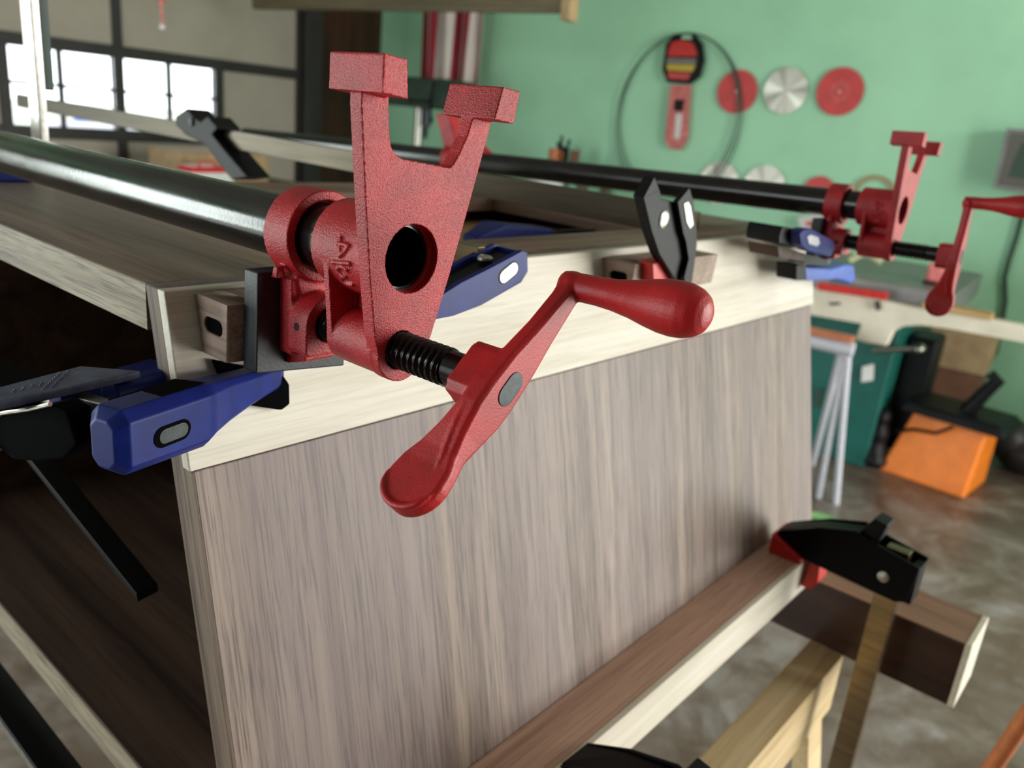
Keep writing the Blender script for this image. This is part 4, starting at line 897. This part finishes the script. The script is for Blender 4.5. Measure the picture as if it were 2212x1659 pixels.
# white folding stand
t = thing('folding_stand', R(3.35, .62, 0), 'white metal folding stand in front of the green saw cabinet', 'stand', rz=TH)
tp = onU(1826, 752, 3.3)
for px, py in ((1768, 1075), (1806, 1088)):
    f_ = onZ(px, py, 0); b = MB(); b.cyl(f_, tp + (Vector((f_.x, f_.y, 0)) - Vector((tp.x, tp.y, 0))) * .12, .014, None, 12); build('leg', b, M['white_metal'], t)
f_ = R(3.75, .78, 0); b = MB(); b.cyl(f_, tp + V * .02 + U * .03, .014, None, 12); build('leg', b, M['white_metal'], t)
b = MB(); b.cyl(tp - V * .03, tp + V * .5, .03, None, 12); build('cross_bar', b, M['white_metal'], t)
b = MB(); rbox(b, tp.dot(U) - .03, tp.dot(U) + .03, tp.dot(V) - .02, tp.dot(V) + .5, tp.z + .03, tp.z + .05); build('pad', b, M['copper'], t)

# cardboard, orange bin, bag
vb0, vb1 = onU(2112, 850, 4.62).dot(V), onU(1985, 850, 4.62).dot(V); zb1 = onU(2060, 790, 4.62).z; zb2 = onU(2060, 715, 4.62).z
t = thing('cardboard_box', R(4.8, (vb0 + vb1) / 2, 0), 'tall brown cardboard box against the green wall under the saw rail', 'box', rz=TH)
b = MB(); rbox(b, 4.62, 5.0, vb0, vb1, 0, zb1 - .02); build('carton', b, M['card'], t, bevel=.004)
b = MB(); b.loft([[R(u_, v_, zb1 - .018) for u_, v_ in ((4.61, vb0 - .01), (4.61, vb1 + .01), (5.0, vb1 + .01), (5.0, vb0 - .01))], [R(u_, v_, zb2 + .05) for u_, v_ in ((4.6, vb0 - .01), (4.6, vb1 + .02), (5.02, vb1 + .02), (5.02, vb0 - .01))]]); build('flap', b, M['card_light'], t, bevel=.003)
v6 = onU(1972, 850, 4.55).dot(V); t = build('plank', MB().box(-.012, .012, -.045, .045, 0, onU(1972, 785, 4.55).z, lambda p: R(4.55 + p.x + p.z * .06, v6 + p.y, p.z)), M['card_light'], rotz=TH, bevel=.002); tag(t, 'pale plank leaning beside the brown cardboard box', 'plank')
fa, fb_ = onZ(1895, 1015, 0), onZ(2080, 1080, 0); dr = (fb_ - fa); nrm = Vector((-dr.y, dr.x, 0)).normalized()
if nrm.dot(fa - EYE) < 0: nrm = -nrm
t = thing('orange_bin', (fa + fb_) / 2 + nrm * .15, 'orange plastic bin with a black lid on the concrete floor', 'bin')
h_ = .31; ta, tb_ = fa + dr * .2 + nrm * .05 + Z * h_, fb_ + dr * .02 + nrm * .05 + Z * h_
b = MB(); b.hexa([fa, fb_, fb_ + nrm * .32, fa + nrm * .32, ta, tb_, tb_ + nrm * .22, ta + nrm * .22]); build('bin_body', b, M['orange'], t, bevel=.014, seg=3)
b = MB(); k1 = dr.normalized() * .05; b.hexa([ta - k1 - nrm * .05 + Z * .002, tb_ + k1 * 1.6 - nrm * .05 + Z * .002, tb_ + k1 * 1.6 + nrm * .26 + Z * .002, ta - k1 + nrm * .26 + Z * .002, ta - k1 * .6 - nrm * .03 + Z * .05, tb_ + k1 - nrm * .03 + Z * .05, tb_ + k1 + nrm * .24 + Z * .05, ta - k1 * .6 + nrm * .24 + Z * .05]); ld = build('lid', b, M['black'], t, bevel=.01)
b = MB(); m_ = ta.lerp(tb_, .62) + nrm * .08 + Z * .045; b.sweep([m_, m_ + dr * .12 + Z * .1, m_ + dr * .22 + Z * .17, m_ + dr * .12 + Z * .19], [.035, .03, .03, .025], 12); build('handle', b, M['black'], ld)
b = MB(); b.sweep([ta + dr * .5 - nrm * .06 + Z * .0, ta + dr * .34 - nrm * .07 - Z * .05, ta + dr * .1 - nrm * .08 - Z * .06, ta - dr * .1 - nrm * .06 - Z * .1], .008, 8); build('cord', b, M['black'], t)
def lumps(name, c, label, cat, mat, spec):
    b = MB()
    for dx, dy, dz, r_, s_ in spec: b.ball(c + Vector((dx, dy, dz)), r_, 16, s_)
    return tag(build(name, b, mat, remesh=.012, smooth=6), label, cat)
c = fa - dr * .10 + nrm * .02; lumps('tool_bag', c, 'black tool bag slumped between the green saw and the orange bin', 'bag', M['black'], ((0, 0, .075, .07, (1, .8, 1)), (.0, .0, .17, .06, (1, .8, 1.1)), (-.0, -.01, .04, .07, (1.1, .9, .55)), (.0, .0, .25, .05, (1, .8, 1))))
c = onZ(2185, 1045, 0) + nrm * .25; t = lumps('dark_sack', c, 'dark sack on the floor right of the orange bin', 'sack', M['door_frame'], ((0, 0, .1, .14, (1.2, 1.2, .8)), (.1, -.12, .09, .13, (1.2, 1, .75)), (-.05, .1, .16, .1, (1, 1, 1))))
pts = [onZ(x, y, .012) for x, y in ((1700, 1105), (1757, 1112), (1790, 1120), (1820, 1132), (1850, 1136), (1880, 1142))]
b = MB(); b.sweep(pts, .014, 8); tag(build('green_strap', b, M['green_strap']), 'pale green strap lying on the concrete floor', 'strap')
p_ = dep(2236, 1520, 1.02); q_ = dep(2122, 1690, 1.08); d_ = (q_ - p_).normalized(); k_ = (q_.z - .0) / -d_.z
b = MB(); b.cyl(p_ - d_ * .5, q_ + d_ * (k_ - .012), .0105, None, 20); pole = build('orange_pole', b, M['copper']); tag(pole, 'copper orange pole leaning in at the lower right corner', 'pole')
b = MB(); e_ = p_ - d_ * .5; b.cyl(e_, e_ - d_ * .08, .0135, .012, 20); build('grip', b, M['black'], pole)

# car outside, seen through the panes
cp = onV(205, 283, 34.0); t = thing('parked_car', R(cp.dot(U), 34, -1.25), 'parked car far outside, seen through the garage door window', 'car', rz=TH)
cu = cp.dot(U); z9 = -1.25
b = MB(); b.loft([[R(cu + x, 33.2 + dy, z9 + z) for x, z in ((-2.1, .35), (2.1, .35), (2.1, .8), (1.9, .98), (-1.9, .98), (-2.1, .8))] for dy in (0, 1.7)]); build('car_body', b, M['white_metal'], t, bevel=.08)
b = MB(); b.loft([[R(cu - 1.5, 33.3 + dy, z9 + .97), R(cu + 1.4, 33.3 + dy, z9 + .97), R(cu + .7, 33.4 + dy * .9, z9 + 1.5), R(cu - .9, 33.4 + dy * .9, z9 + 1.5)] for dy in (0, 1.5)]); build('cabin', b, M['grass'], t, bevel=.06)
for x0_, x1_ in ((-1.2, -.1), (.02, 1.0)):
    b = MB(); b.prism([(x0_, 1.02), (x1_, 1.02), (x1_ * .62, 1.42), (x0_ * .8, 1.42)], lambda u, v, w_: R(cu + u, 33.27 + w_, z9 + v), 0, .04); build('side_window', b, M['blue_light'], t)
for x_ in (-1.35, 1.35):
    for y_ in (33.15, 34.75):
        b = MB(); b.lathe([(.2, 0), (.33, 0), (.33, .2), (.2, .2)], R(cu + x_, y_, z9 + .33), V, 24); build('wheel', b, M['black'], t)

# tidy the helper properties
for o in bpy.data.objects:
    for k in ('_org', '_rz'):
        if k in o: del o[k]
